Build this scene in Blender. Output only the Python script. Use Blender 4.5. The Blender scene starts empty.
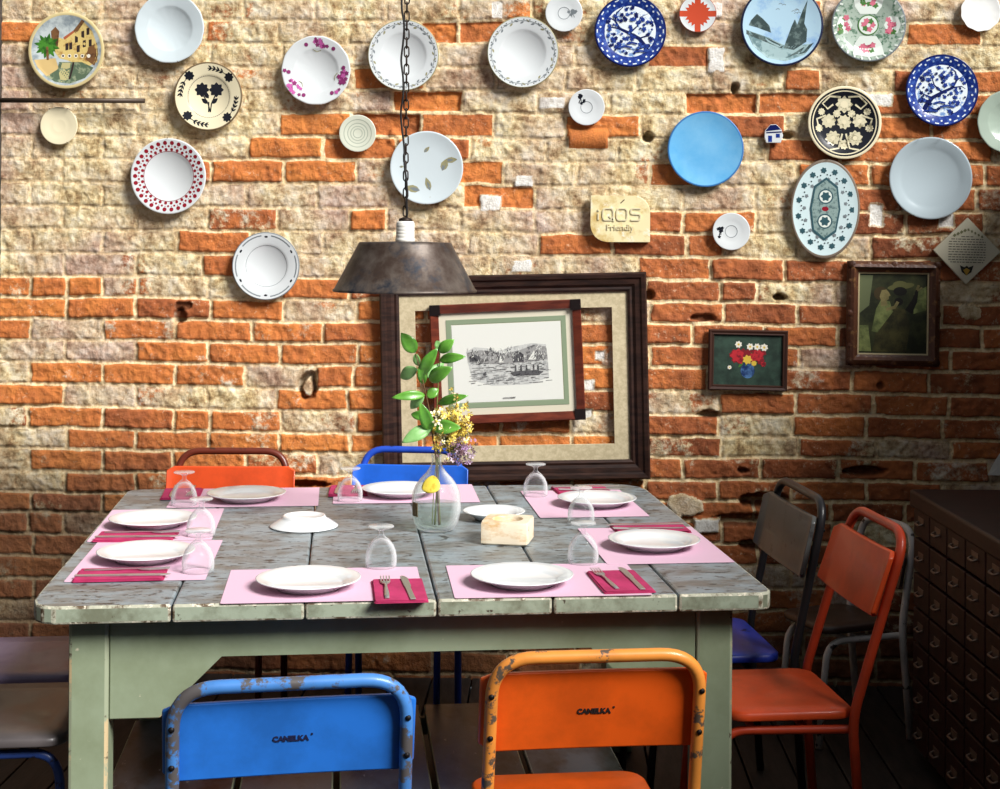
import bpy, bmesh, math, random
import numpy as np
from mathutils import Vector, Matrix, noise as mnoise
random.seed(7); rng = np.random.default_rng(5)
SC = bpy.context.scene; COL = SC.collection
PI = math.pi

# ------------------------------------------------------------------ camera model (also used to measure the room)
FPX, PX, PY = 1430.0, 500.0, 244.0
PSI, RHO = math.radians(2.0), 0.0075
CAM = Vector((0, -5.0, 1.52))
FW = Vector((-math.sin(PSI), math.cos(PSI), 0)); R0 = Vector((math.cos(PSI), math.sin(PSI), 0)); U0 = Vector((0, 0, 1))
RT = R0*math.cos(RHO) + U0*math.sin(RHO); UP = -R0*math.sin(RHO) + U0*math.cos(RHO)
def ray(x, y): return FW + RT*((x-PX)/FPX) + UP*((PY-y)/FPX)
def W(x, y, Y=0.0):
    d = ray(x, y); return CAM + d*((Y-CAM.y)/d.y)
def T(x, y, z=0.76):
    d = ray(x, y); return CAM + d*((z-CAM.z)/d.z)
def D(x, y, dep): return CAM + ray(x, y)*dep
S_WALL = FPX/5.0

cd = bpy.data.cameras.new('camera'); cam = bpy.data.objects.new('camera', cd); COL.objects.link(cam)
cd.sensor_width = 36; cd.sensor_fit = 'HORIZONTAL'; cd.lens = FPX/1000*36
cd.shift_x = 0; cd.shift_y = -(394.5-PY)/1000.0
cam.matrix_world = Matrix(((RT.x, UP.x, -FW.x, CAM.x), (RT.y, UP.y, -FW.y, CAM.y), (RT.z, UP.z, -FW.z, CAM.z), (0, 0, 0, 1)))
SC.camera = cam
SC.view_settings.view_transform = 'Standard'; SC.view_settings.look = 'None'
SC.view_settings.gamma = 1; SC.view_settings.use_curve_mapping = False
SC.view_settings.exposure = 0.0

# ------------------------------------------------------------------ helpers
def L(r, g=None, b=None):
    if g is None: r, g, b = r
    f = lambda c: (c/255/12.92) if c/255 <= 0.04045 else ((c/255+0.055)/1.055)**2.4
    return (f(r), f(g), f(b), 1)
MATS = {}
def M(name, col, rough=0.5, metal=0.0, var=None, var2=None, bump=None, spec=0.5, coat=0.0, trans=0.0, ior=1.45, stretch=None):
    """var = (colour, noise scale, low, high): second colour mixed in where the noise rises from low to high."""
    if name in MATS: return MATS[name]
    m = bpy.data.materials.new(name); m.use_nodes = True; nt = m.node_tree; N = nt.nodes; K = nt.links
    bs = N['Principled BSDF']
    bs.inputs['Base Color'].default_value = col; bs.inputs['Roughness'].default_value = rough; bs.inputs['Metallic'].default_value = metal
    bs.inputs['Specular IOR Level'].default_value = spec; bs.inputs['Coat Weight'].default_value = coat
    bs.inputs['Transmission Weight'].default_value = trans; bs.inputs['IOR'].default_value = ior
    co = N.new('ShaderNodeTexCoord').outputs['Object']
    if stretch:
        mp = N.new('ShaderNodeMapping'); mp.inputs['Scale'].default_value = stretch; K.new(co, mp.inputs['Vector']); co = mp.outputs['Vector']
    src = None
    for k, v in enumerate((var, var2)):
        if not v: continue
        n = N.new('ShaderNodeTexNoise'); n.inputs['Scale'].default_value = v[1]; n.inputs['Detail'].default_value = 6; n.inputs['Roughness'].default_value = 0.65
        mp2 = N.new('ShaderNodeMapping'); mp2.inputs['Location'].default_value = (3.1*k+1.7, 5.3*k, 1.9*k); K.new(co, mp2.inputs['Vector']); K.new(mp2.outputs['Vector'], n.inputs['Vector'])
        mr = N.new('ShaderNodeMapRange'); mr.inputs['From Min'].default_value = v[2]; mr.inputs['From Max'].default_value = v[3]
        K.new(n.outputs['Fac'], mr.inputs['Value'])
        mx = N.new('ShaderNodeMix'); mx.data_type = 'RGBA'; K.new(mr.outputs['Result'], mx.inputs['Factor'])
        if src is None: mx.inputs['A'].default_value = col
        else: K.new(src, mx.inputs['A'])
        mx.inputs['B'].default_value = v[0]; src = mx.outputs['Result']
    if src is not None: K.new(src, bs.inputs['Base Color'])
    if bump:
        n = N.new('ShaderNodeTexNoise'); n.inputs['Scale'].default_value = bump[0]; n.inputs['Detail'].default_value = 5; K.new(co, n.inputs['Vector'])
        b = N.new('ShaderNodeBump'); b.inputs['Strength'].default_value = bump[1]; b.inputs['Distance'].default_value = 0.004
        K.new(n.outputs['Fac'], b.inputs['Height']); K.new(b.outputs['Normal'], bs.inputs['Normal'])
    MATS[name] = m; return m

def link(name, me, parent=None, loc=None, rot=None):
    o = bpy.data.objects.new(name, me); COL.objects.link(o)
    if parent is not None: o.parent = parent
    if loc is not None: o.location = loc
    if rot is not None: o.rotation_euler = rot
    return o
def tag(o, label, cat, group=None):
    o['label'] = label; o['category'] = cat
    if group: o['group'] = group
    return o
def thing(name, label, cat, loc=(0, 0, 0), rot=(0, 0, 0), group=None):
    o = link(name, None, None, loc, rot); o.empty_display_size = 0.05
    return tag(o, label, cat, group)
def struct(o): o['kind'] = 'structure'; return o

class B:
    """mesh collector: shapes go in with a material, build() links ONE object"""
    def __init__(s): s.bm = bmesh.new(); s.mats = []; s.layer = 0
    def mi(s, m):
        if m not in s.mats: s.mats.append(m)
        return s.mats.index(m)
    def face(s, vs, m, smooth=False):
        try: f = s.bm.faces.new(vs)
        except ValueError: return None
        f.material_index = s.mi(m); f.smooth = smooth; return f
    def box(s, c, size, m, bev=0.0, rot=None, bm_mat=None, seg=2):
        x, y, z = (v/2 for v in size); c = Vector(c)
        P = [Vector((sx*x, sy*y, sz*z)) for sz in (-1, 1) for sy in (-1, 1) for sx in (-1, 1)]
        if rot is not None: P = [rot @ p for p in P]
        v = [s.bm.verts.new(p+c) for p in P]; fs = []
        for q in ((0, 2, 3, 1), (4, 5, 7, 6), (0, 1, 5, 4), (2, 6, 7, 3), (0, 4, 6, 2), (1, 3, 7, 5)):
            fs.append(s.face([v[i] for i in q], m))
        s.bev(fs, bev, seg, bm_mat); return s
    def bev(s, fs, w, seg=2, bm_mat=None):
        if w <= 0: return
        es = list({e for f in fs for e in f.edges})
        bmesh.ops.bevel(s.bm, geom=es, offset=w, segments=seg, affect='EDGES', profile=0.5, clamp_overlap=True, material=s.mi(bm_mat) if bm_mat else -1)
    def prism(s, poly, z0, z1, m, bev=0.0, seg=2, bm_mat=None):
        a = [s.bm.verts.new((p[0], p[1], z0)) for p in poly]; b = [s.bm.verts.new((p[0], p[1], z1)) for p in poly]; n = len(poly)
        fs = [s.face(a[::-1], m), s.face(b, m)] + [s.face([a[i], a[(i+1) % n], b[(i+1) % n], b[i]], m) for i in range(n)]
        s.bev(fs, bev, seg, bm_mat); return s
    def lathe(s, prof, m, seg=56, smooth=True, sx=1.0, sy=1.0, wob=None, close=True):
        """prof: [(r, z[, material])]; revolve about z. r = 0 gives a pole."""
        rings = []
        for p in prof:
            r, z = p[0], p[1]
            if r <= 1e-7: rings.append([s.bm.verts.new((0, 0, z))])
            else:
                row = []
                for i in range(seg):
                    a = 2*PI*i/seg; k = 1.0 if wob is None else wob(a, r)
                    row.append(s.bm.verts.new((r*k*sx*math.cos(a), r*k*sy*math.sin(a), z)))
                rings.append(row)
        for k in range(len(rings)-1):
            a, b = rings[k], rings[k+1]; mm = prof[k+1][2] if len(prof[k+1]) > 2 else m
            for i in range(seg):
                j = (i+1) % seg
                if len(a) == 1 and len(b) == 1: continue
                if len(a) == 1: s.face([a[0], b[i], b[j]], mm, smooth)
                elif len(b) == 1: s.face([a[i], b[0], a[j]], mm, smooth)
                else: s.face([a[i], b[i], b[j], a[j]], mm, smooth)
        return s
    def tube(s, pts, r, m, seg=10, closed=False, caps=True, rad=None):
        P = [Vector(p) for p in pts]; n = len(P); rings = []; up = None
        for i in range(n):
            if closed: t = (P[(i+1) % n]-P[i-1])
            else: t = P[min(i+1, n-1)]-P[max(i-1, 0)]
            if t.length < 1e-9: t = Vector((0, 0, 1))
            t.normalize()
            if up is None:
                up = Vector((0, 0, 1)) if abs(t.z) < 0.9 else Vector((0, 1, 0))
            x = up - t*up.dot(t)
            if x.length < 1e-6: x = t.orthogonal()
            x.normalize(); up = x; y = t.cross(x); rr = rad[i] if rad else r
            rings.append([s.bm.verts.new(P[i] + x*rr*math.cos(2*PI*k/seg) + y*rr*math.sin(2*PI*k/seg)) for k in range(seg)])
        for i in range(n if closed else n-1):
            a, b = rings[i], rings[(i+1) % n]
            for k in range(seg): s.face([a[k], a[(k+1) % seg], b[(k+1) % seg], b[k]], m, True)
        if caps and not closed: s.face(rings[0][::-1], m); s.face(rings[-1], m)
        return s
    def poly(s, pts, m, z=0.0, zf=None, eps=None):
        """flat painted motif lying on a face (z up), each one a hair above the last"""
        s.layer += 1
        e = 0.00012 + 0.000006*s.layer if eps is None else eps
        vs = [s.bm.verts.new((p[0], p[1], (zf(math.hypot(p[0], p[1])) if zf else z)+e)) for p in pts]
        f = s.face(vs, m)
        if f is not None:
            if f.normal.z == 0: f.normal_update()
            if f.normal.z < 0: f.normal_flip()
            ext = max(max(p[0] for p in pts)-min(p[0] for p in pts), max(p[1] for p in pts)-min(p[1] for p in pts))
            fs = bmesh.ops.triangulate(s.bm, faces=[f])['faces'] if len(pts) > 4 else [f]
            if zf and ext > .018:
                for it in range(2 if ext > .06 else 1):
                    es = list({q for g_ in fs for q in g_.edges})
                    res = bmesh.ops.subdivide_edges(s.bm, edges=es, cuts=2, use_grid_fill=True)
                    fs = list({g_ for q in res['geom_inner'] + res['geom_split'] if isinstance(q, bmesh.types.BMFace) for g_ in [q]} | {g_ for g_ in fs if g_.is_valid})
                for v in {v for g_ in fs for v in g_.verts}: v.co.z = zf(math.hypot(v.co.x, v.co.y))+e
        return s
    def disc(s, x, y, r, m, z=0.0, zf=None, n=12, ry=None, rot=0.0):
        ry = r if ry is None else ry; c, q = math.cos(rot), math.sin(rot)
        return s.poly([(x+r*math.cos(a)*c-ry*math.sin(a)*q, y+r*math.cos(a)*q+ry*math.sin(a)*c) for a in (2*PI*i/n for i in range(n))], m, z, zf)
    def stroke(s, pts, w, m, z=0.0, zf=None, taper=False):
        s.layer += 1; e = 0.00012 + 0.000006*s.layer
        n = len(pts); rows = []
        for i, p in enumerate(pts):
            a = pts[max(i-1, 0)]; b = pts[min(i+1, n-1)]; dx, dy = b[0]-a[0], b[1]-a[1]; l = math.hypot(dx, dy) or 1
            ww = w/2*((1-0.85*i/(n-1)) if taper else 1)
            q = [(p[0]-dy/l*ww, p[1]+dx/l*ww), (p[0]+dy/l*ww, p[1]-dx/l*ww)]
            rows.append([s.bm.verts.new((u[0], u[1], (zf(math.hypot(*u)) if zf else z)+e)) for u in q])
        for i in range(n-1):
            f = s.face([rows[i][0], rows[i][1], rows[i+1][1], rows[i+1][0]], m)
            if f is not None:
                f.normal_update()
                if f.normal.z < 0: f.normal_flip()
        return s
    def ring(s, r0, r1, m, z=0.0, zf=None, n=64, sx=1, sy=1):
        s.layer += 1; e = 0.00012 + 0.000006*s.layer
        A = [[s.bm.verts.new((r*sx*math.cos(2*PI*i/n), r*sy*math.sin(2*PI*i/n), (zf(r) if zf else z)+e)) for i in range(n)] for r in (r0, r1)]
        for i in range(n): s.face([A[0][i], A[1][i], A[1][(i+1) % n], A[0][(i+1) % n]], m)
        return s
    def leafshape(s, x, y, l, w, a, m, z=0.0, zf=None):
        P = [(0, 0), (.25*l, .42*w), (.55*l, .5*w), (.85*l, .22*w), (l, 0), (.85*l, -.22*w), (.55*l, -.5*w), (.25*l, -.42*w)]
        c, q = math.cos(a), math.sin(a)
        return s.poly([(x+u*c-v*q, y+u*q+v*c) for u, v in P], m, z, zf)
    def flower(s, x, y, r, m, mc=None, n=6, z=0.0, zf=None, a0=0.0):
        for k in range(n): s.leafshape(x, y, r, r*.75, a0+2*PI*k/n, m, z, zf)
        if mc: s.disc(x, y, r*.3, mc, z, zf, 8)
        return s
    def text(s, body, size, m, z=0.0, extrude=0.0, mat4=None, spacing=1.0, bold=0.0):
        cu = bpy.data.curves.new('t', 'FONT'); cu.body = body; cu.size = size; cu.align_x = 'CENTER'; cu.align_y = 'CENTER'; cu.extrude = extrude
        cu.space_character = spacing; cu.offset = bold; cu.resolution_u = 2
        to = bpy.data.objects.new('t', cu); me = bpy.data.meshes.new_from_object(to)
        mt = mat4 if mat4 is not None else Matrix.Translation((0, 0, z)); idx = s.mi(m)
        vs = [s.bm.verts.new(mt @ v.co) for v in me.vertices]
        for p in me.polygons: 
            f = s.face([vs[i] for i in p.vertices], m)
        bpy.data.objects.remove(to); bpy.data.curves.remove(cu); bpy.data.meshes.remove(me); return s
    def frame(s, w, h, prof, m, mats=None):
        """mitred moulding: prof = [(inset, height)]; rectangles joined by quads, facing +z"""
        rows = [[s.bm.verts.new((sx*(w/2-a), sy*(h/2-a), z)) for sx, sy in ((-1, -1), (1, -1), (1, 1), (-1, 1))] for a, z in prof]
        for k in range(len(rows)-1):
            for i in range(4):
                s.face([rows[k][i], rows[k][(i+1) % 4], rows[k+1][(i+1) % 4], rows[k+1][i]], mats[k] if mats else m)
        return s
    def xf(s, mt):
        bmesh.ops.transform(s.bm, matrix=mt, verts=s.bm.verts); return s
    def build(s, name, parent=None, loc=None, rot=None, recalc=False, autosmooth=False):
        if recalc: bmesh.ops.recalc_face_normals(s.bm, faces=s.bm.faces)
        me = bpy.data.meshes.new(name); s.bm.to_mesh(me); s.bm.free()
        for m in s.mats: me.materials.append(m)
        if autosmooth:
            me.shade_smooth()
            try: me.set_sharp_from_angle(angle=math.radians(35))
            except Exception: pass
        return link(name, me, parent, loc, rot)

def arc_pts(poly, r, n=6, closed=False):
    """round the inner corners of a polyline"""
    P = [Vector(p) for p in poly]; out = []
    rng_ = range(len(P)) if closed else range(1, len(P)-1)
    if not closed: out.append(P[0])
    for i in rng_:
        p = P[i]; a = P[i-1]; b = P[(i+1) % len(P)]
        da, db = (a-p), (b-p); t = min(r, da.length*.49, db.length*.49)
        p0, p1 = p+da.normalized()*t, p+db.normalized()*t
        for k in range(n+1):
            u = k/n; out.append(p0*(1-u)**2 + p*2*u*(1-u) + p1*u*u)
    if not closed: out.append(P[-1])
    return out
def rrect(w, h, r, n=5, cx=0, cy=0):
    out = []
    for sx, sy, a0 in ((1, 1, 0), (-1, 1, PI/2), (-1, -1, PI), (1, -1, 1.5*PI)):
        for k in range(n+1):
            a = a0+PI/2*k/n; out.append((cx+sx*(w/2-r)+r*math.cos(a), cy+sy*(h/2-r)+r*math.sin(a)))
    return out
def dup(root, loc, rot, label=None, group=None):
    r = root.copy(); COL.objects.link(r); r.location = loc; r.rotation_euler = rot
    if label: r['label'] = label
    if group: r['group'] = group
    for ch in list(root.children):
        c = ch.copy(); COL.objects.link(c); c.parent = r
        for g in list(ch.children):
            d = g.copy(); COL.objects.link(d); d.parent = c
    return r

# ------------------------------------------------------------------ brick wall (a real relief)
def vnoise(x, y, seed):
    r = np.random.default_rng(seed); n = 256; tab = r.random((n, n))
    xi = np.floor(x).astype(int); yi = np.floor(y).astype(int); fx = x-xi; fy = y-yi
    fx = fx*fx*(3-2*fx); fy = fy*fy*(3-2*fy)
    g = lambda a, b: tab[a % n, b % n]
    return (g(xi, yi)*(1-fx)+g(xi+1, yi)*fx)*(1-fy) + (g(xi, yi+1)*(1-fx)+g(xi+1, yi+1)*fx)*fy
def fbm(x, y, sc, seed, oct=4):
    t = 0; a = 1; s = 0
    for o in range(oct):
        t = t + a*vnoise(x*sc*2**o+17*o, y*sc*2**o+9*o, seed+o); s += a; a *= .55
    return t/s
def smooth(a, b, x):
    t = np.clip((x-a)/(b-a), 0, 1); return t*t*(3-2*t)

def brick_wall():
    x0, x1, z0, z1, st = -1.96, 1.80, -0.03, 2.56, 0.0048
    nx, nz = int((x1-x0)/st)+1, int((z1-z0)/st)+1
    X, Z = np.meshgrid(np.linspace(x0, x1, nx), np.linspace(z0, z1, nz))
    wx = X + (fbm(X, Z, 22, 11)-.5)*.014; wz = Z + (fbm(X, Z, 16, 31)-.5)*.012 + (fbm(X, Z, 2.2, 51, 2)-.5)*.012
    ylines = [-95, -72, -49, -26, -3, 20, 43, 66, 89, 111.5, 135.6, 158.5, 182, 206, 229, 252, 275, 296, 318, 339.5, 361, 384, 406, 428, 448, 470, 491, 511, 533, 555, 577, 599, 621, 643, 665, 690, 715]
    zl = np.array([W(8, y)[2] for y in ylines])            # descending
    row = np.clip(np.searchsorted(-zl, -wz)-1, 0, len(zl)-2)
    dz = np.minimum(zl[row]-wz, wz-zl[row+1])
    mask = np.zeros_like(X); lime = np.zeros_like(X); hue = np.zeros_like(X); prot = np.zeros_like(X); rec = np.zeros_like(X)
    # (x0, x1, y, recess m): bare orange bricks in the limewashed upper part, measured on the photograph
    bare = [(5, 34, 31, 0), (14, 32, 55, 0), (95, 130, 8, 0), (232, 248, 8, .01), (428, 462, 8, .012), (422, 500, 36, .022), (345, 400, 80, .01),
            (380, 456, 102, .03), (380, 425, 124, .03), (436, 474, 128, .012), (268, 344, 127, 0), (312, 386, 148, .012), (240, 312, 148, 0), (206, 271, 172, 0), (271, 340, 172, .006), (440, 498, 176, .015),
            (460, 536, 198, .014), (184, 202, 220, .004), (346, 385, 222, 0), (164, 242, 242, 0), (540, 580, 245, 0), (566, 612, 138, 0), (608, 640, 130, .01),
            (684, 708, 58, .01), (722, 752, 58, .01), (718, 740, 82, .008), (688, 742, 104, .025), (644, 690, 175, .01), (900, 966, 35, .006), (780, 824, 82, 0), (758, 802, 108, .02), (762, 812, 152, .004),
            (868, 1010, 128, .006), (880, 1010, 105, 0), (966, 1010, 80, .006), (842, 892, 152, .004), (900, 1010, 150, 0), (800, 1010, 172, 0), (960, 1010, 195, .004), (684, 756, 248, .008), (644, 722, 272, .006), (1, 30, 286, 0), (30, 104, 286, 0), (5, 64, 307, 0), (64, 137, 307, 0),
            (205, 282, 307, 0), (27, 60, 328, 0), (172, 243, 328, 0), (120, 168, 373, 0), (10, 60, 395, 0)]
    for r in range(len(zl)-1):
        yc = (ylines[r]+ylines[r+1])/2
        xs = [-2.3 + (0.2555/2 if r % 2 == 0 else 0) + .075]; 
        while xs[-1] < 2.1:
            w = .2555 + rng.normal(0, .006)
            if rng.random() < .05: w *= .5
            xs.append(xs[-1]+w)
        # keep the bond locked to the photograph's half-brick offset
        ph = W(103 if r % 2 == 0 else 136, yc)[0]; k = np.argmin(np.abs(np.array(xs)-ph)); xs = np.array(xs)+(ph-xs[k])
        m = row == r
        if not m.any(): continue
        wxr = wx[m]; col = np.clip(np.searchsorted(xs, wxr)-1, 0, len(xs)-2)
        dx = np.minimum(wxr-xs[col], xs[col+1]-wxr); d = np.minimum(dx, dz[m])
        nb = len(xs)-1; lb = np.zeros(nb); hb = np.clip(rng.normal(.5, .2, nb), 0, 1); pb = rng.uniform(.0, .005, nb); rb = np.zeros(nb)
        for b in range(nb):
            xc = (xs[b]+xs[b+1])/2; zc = (zl[r]+zl[r+1])/2
            if abs(xc) > 2.2: continue
            q = Vector((xc, 0, zc))-CAM; kk = q.dot(FW); px = PX+FPX*q.dot(RT)/kk; py = PY-FPX*q.dot(UP)/kk
            if py < (274 if px > 345 and px < 690 else 262): p = .96 if px < 640 else (.90 if px < 860 else .82)
            elif py < 310: p = .62 if (px < 345) else (.35 if px > 640 else .3)
            elif px < 110 and py < 490: p = .62
            elif px < 260 and py < 400: p = .45
            elif px > 600 and py < 400: p = .2 if px < 860 else .05
            else: p = .12
            if px > 860 and 100 < py < 262: p = .30
            lb[b] = rng.uniform(.80, 1.0) if rng.random() < p else rng.uniform(0.02, .34)
            for a0, a1, ay, rc in bare:
                if a0-4 <= px <= a1+4 and abs(ay-py) < 12:
                    lb[b] = .0; rb[b] = rc*.8; hb[b] = rng.uniform(.55, .95)
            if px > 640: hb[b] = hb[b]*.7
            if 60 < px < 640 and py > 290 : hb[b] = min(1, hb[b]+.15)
        mk = smooth(.0035, .0105, d)
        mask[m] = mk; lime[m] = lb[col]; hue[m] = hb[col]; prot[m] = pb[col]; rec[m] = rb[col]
    n1 = fbm(X, Z, 9, 71); n2 = fbm(X, Z, 40, 91); n3 = fbm(X, Z, 3.5, 111)
    h = mask*(.006+prot) * (1-.55*lime) + (n2-.5)*.011 + (n1-.5)*.009 + (fbm(X, Z, 75, 131, 2)-.5)*.005
    h -= rec*mask*smooth(.25, .45, n1+.12)
    # broken spots, holes and slots: (x, y, rx, ry, depth)
    holes = [(180, 316, 7, 8, .03), (183, 306, 10, 5, .012), (308, 385, 10, 15, .03), (865, 471, 21, 5, .045), (765, 501, 24, 9, .05), (742, 470, 6, 3, .02), (780, 297, 8, 4, .04), (703, 318, 13, 4, .02), (708, 414, 13, 4, .025),
             (649, 295, 5, 6, .03), (648, 138, 6, 6, .03), (740, 520, 30, 7, .02), (755, 545, 16, 6, .025), (788, 135, 6, 4, .03), (300, 484, 30, 4, .04), (880, 386, 4, 4, .02), (735, 88, 4, 6, .03)]
    darkening = np.zeros_like(X)  # mask of darker colour: hole shade, crumbled patches, low wall tone
    for hx, hy, rx, ry, dp in holes:
        c = W(hx, hy); e = ((X-c[0])/(rx/S_WALL))**2 + ((Z-c[2])/(ry/S_WALL))**2; e = e + (n2-.5)*1.1
        t = 1-smooth(.55, 1.15, e); h -= t*dp; darkening = np.maximum(darkening, t*.75)  # each hole also gets its inner shade as a darker colour
    # pale chips of tile and plaster set in the joints
    chips = [(552, 103, 14, 6, .008), (524, 181, 9, 6, .006), (491, 203, 11, 8, .006), (716, 60, 8, 12, .008), (522, 266, 10, 6, .006), (877, 100, 14, 6, .009), (600, 355, 5, 5, .004), (589, 385, 6, 6, .004), (876, 215, 7, 12, .006),
             (946, 220, 8, 8, .006), (970, 312, 11, 8, .008), (685, 505, 18, 11, .02), (706, 525, 13, 7, .018), (308, 386, 5, 9, .004), (497, 10, 6, 9, .004), (714, 10, 8, 7, .008), (588, 413, 5, 5, .003)]
    for hx, hy, rx, ry, up in chips:
        c = W(hx, hy); rd = hx in (308, 685, 970); e = np.hypot((X-c[0])/(rx/S_WALL), (Z-c[2])/(ry/S_WALL)) + (n2-.5)*.9 if rd else np.maximum(np.abs(X-c[0])/(rx/S_WALL), np.abs(Z-c[2])/(ry/S_WALL)) + (n2-.5)*.5
        t = 1-smooth(.85, 1.1, e); h = h*(1-t)+up*t; lime = lime*(1-t)+(1.05 if rd else 1.5)*t; mask = np.maximum(mask, t); darkening = darkening*(1-t)
    c = W(588, 138); e = np.maximum(np.abs(X-c[0])/(20/S_WALL), np.abs(Z-c[2])/(11/S_WALL)); t = 1-smooth(.93, 1.03, e)      # a broken clay pipe built into the wall
    cyl = np.sqrt(np.clip(1-((Z-c[2])/(12/S_WALL))**2, 0, 1))*.035-.016; h = h*(1-t)+cyl*t; lime *= (1-t); hue = hue*(1-t)+.85*t; mask = np.maximum(mask, t); darkening = darkening*(1-t)
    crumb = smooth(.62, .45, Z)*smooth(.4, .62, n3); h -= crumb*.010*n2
    low_left_tone = smooth(1.0, .55, Z)*smooth(-.9, -1.5, X)*smooth(.25, .55, n1+.2)  # darker towards the lower left of the wall
    foot_tone = smooth(.62, .30, Z + (n1-.5)*.25)*smooth(-1.25, -1.6, X) + smooth(.30, .10, Z + (n1-.5)*.12)  # darker along the wall foot, reaching higher at far left
    darkening = np.clip(darkening + low_left_tone*.95 + crumb*.3 + foot_tone*.8, 0, 1)
    lime_t = np.where(lime < 1.02, np.clip(lime + (n1-.5)*1.15*(lime > .02) + (n3-.5)*.5, 0, 1.15), lime)
    verts = np.stack([X, -h, Z], -1).reshape(-1, 3).astype(np.float32)
    idx = np.arange(nx*nz).reshape(nz, nx)
    q = np.stack([idx[:-1, :-1], idx[:-1, 1:], idx[1:, 1:], idx[1:, :-1]], -1).reshape(-1, 4)
    me = bpy.data.meshes.new('wall_back')
    me.vertices.add(len(verts)); me.vertices.foreach_set('co', verts.ravel())
    me.loops.add(q.size); me.loops.foreach_set('vertex_index', q.ravel().astype(np.int32))
    me.polygons.add(len(q)); me.polygons.foreach_set('loop_start', np.arange(0, q.size, 4, dtype=np.int32))
    try: me.polygons.foreach_set('loop_total', np.full(len(q), 4, dtype=np.int32))
    except Exception: pass
    me.update(calc_edges=True); me.shade_smooth()
    ca = me.color_attributes.new('brick', 'FLOAT_COLOR', 'POINT')
    ca.data.foreach_set('color', np.stack([mask, lime_t*.5, hue, darkening], -1).reshape(-1).astype(np.float32))
    m = bpy.data.materials.new('old_brick'); m.use_nodes = True; nt = m.node_tree; N = nt.nodes; K = nt.links; bs = N['Principled BSDF']
    at = N.new('ShaderNodeAttribute'); at.attribute_name = 'brick'
    sp = N.new('ShaderNodeSeparateColor'); K.new(at.outputs['Color'], sp.inputs['Color'])
    tc = N.new('ShaderNodeTexCoord')
    def noise(sc, det=6, ro=.6):
        n = N.new('ShaderNodeTexNoise'); n.inputs['Scale'].default_value = sc; n.inputs['Detail'].default_value = det; n.inputs['Roughness'].default_value = ro; K.new(tc.outputs['Object'], n.inputs['Vector']); return n.outputs['Fac']
    def math_(op, a, b, clamp=False):
        n = N.new('ShaderNodeMath'); n.operation = op; n.use_clamp = clamp
        for i, v in enumerate((a, b)):
            if isinstance(v, (int, float)): n.inputs[i].default_value = v
            else: K.new(v, n.inputs[i])
        return n.outputs[0]
    def rampc(fac, stops):
        r = N.new('ShaderNodeValToRGB'); K.new(fac, r.inputs['Fac']); e = r.color_ramp.elements
        while len(e) < len(stops): e.new(.5)
        for i, (p, c) in enumerate(stops): e[i].position = p; e[i].color = c
        return r.outputs['Color']
    def mr(v, a, b):
        n = N.new('ShaderNodeMapRange'); n.inputs['From Min'].default_value = a; n.inputs['From Max'].default_value = b; K.new(v, n.inputs['Value']); return n.outputs['Result']
    def mix(f, a, b):
        n = N.new('ShaderNodeMix'); n.data_type = 'RGBA'; K.new(f, n.inputs['Factor'])
        for k_, v in (('A', a), ('B', b)):
            if isinstance(v, tuple): n.inputs[k_].default_value = v
            else: K.new(v, n.inputs[k_])
        return n.outputs['Result']
    nf = noise(55, 8, .7); nm = noise(14, 5, .6); nl = noise(2.2, 3)
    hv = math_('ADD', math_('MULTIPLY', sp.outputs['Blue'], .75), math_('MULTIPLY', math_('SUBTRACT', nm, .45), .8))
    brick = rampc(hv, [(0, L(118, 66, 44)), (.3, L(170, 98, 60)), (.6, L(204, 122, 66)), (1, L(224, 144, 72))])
    limec = rampc(math_('ADD', math_('MULTIPLY', nm, .6), math_('MULTIPLY', nf, .4)), [(.36, L(126, 98, 66)), (.435, L(188, 162, 116)), (.51, L(224, 206, 162)), (.585, L(238, 226, 194)), (.68, L(246, 240, 220))])
    limec = mix(mr(nl, .42, .64), limec, rampc(math_('ADD', math_('MULTIPLY', nm, .5), math_('MULTIPLY', nf, .5)), [(.36, L(138, 104, 84)), (.48, L(190, 160, 140)), (.66, L(220, 204, 190))]))
    cover = mr(math_('ADD', math_('MULTIPLY', sp.outputs['Green'], 2.0), math_('MULTIPLY', math_('SUBTRACT', nf, .5), 1.1)), .40, .62)
    c1 = mix(cover, brick, limec)
    mort = rampc(nf, [(.3, L(190, 150, 104)), (.5, L(238, 212, 164)), (.7, L(250, 234, 202))])
    mk = mr(math_('ADD', sp.outputs['Red'], math_('MULTIPLY', math_('SUBTRACT', nf, .5), .9)), .30, .62)
    mort = mix(math_('MULTIPLY', cover, .55), mort, limec)
    c2 = mix(mk, mort, c1)
    ed = math_('MULTIPLY', math_('MULTIPLY', sp.outputs['Red'], math_('SUBTRACT', 1.0, sp.outputs['Red'])), 4.0)
    c2 = mix(math_('MULTIPLY', math_('MULTIPLY', ed, mr(noise(24, 4), .5, .6)), .55), c2, L(88, 60, 40))
    white = mr(sp.outputs['Green'], .60, .74)
    c3 = mix(white, c2, rampc(nf, [(.3, L(214, 208, 196)), (.6, L(246, 244, 238))]))
    speck = mr(noise(120, 3, .6), .66, .72)
    c4 = mix(math_('MULTIPLY', speck, .5), c3, L(96, 66, 40))
    fleck = math_('MULTIPLY', mr(noise(75, 5, .75), .58, .66), mr(noise(6, 3), .42, .6))
    c4 = mix(math_('MULTIPLY', fleck, .55), c4, L(226, 208, 176))
    stain = mr(noise(9, 6, .7), .50, .70)
    c4 = mix(math_('MULTIPLY', stain, .42), c4, L(112, 76, 50))
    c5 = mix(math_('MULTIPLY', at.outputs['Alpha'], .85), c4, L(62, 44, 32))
    K.new(c5, bs.inputs['Base Color']); bs.inputs['Roughness'].default_value = .92; bs.inputs['Specular IOR Level'].default_value = .2
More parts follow.
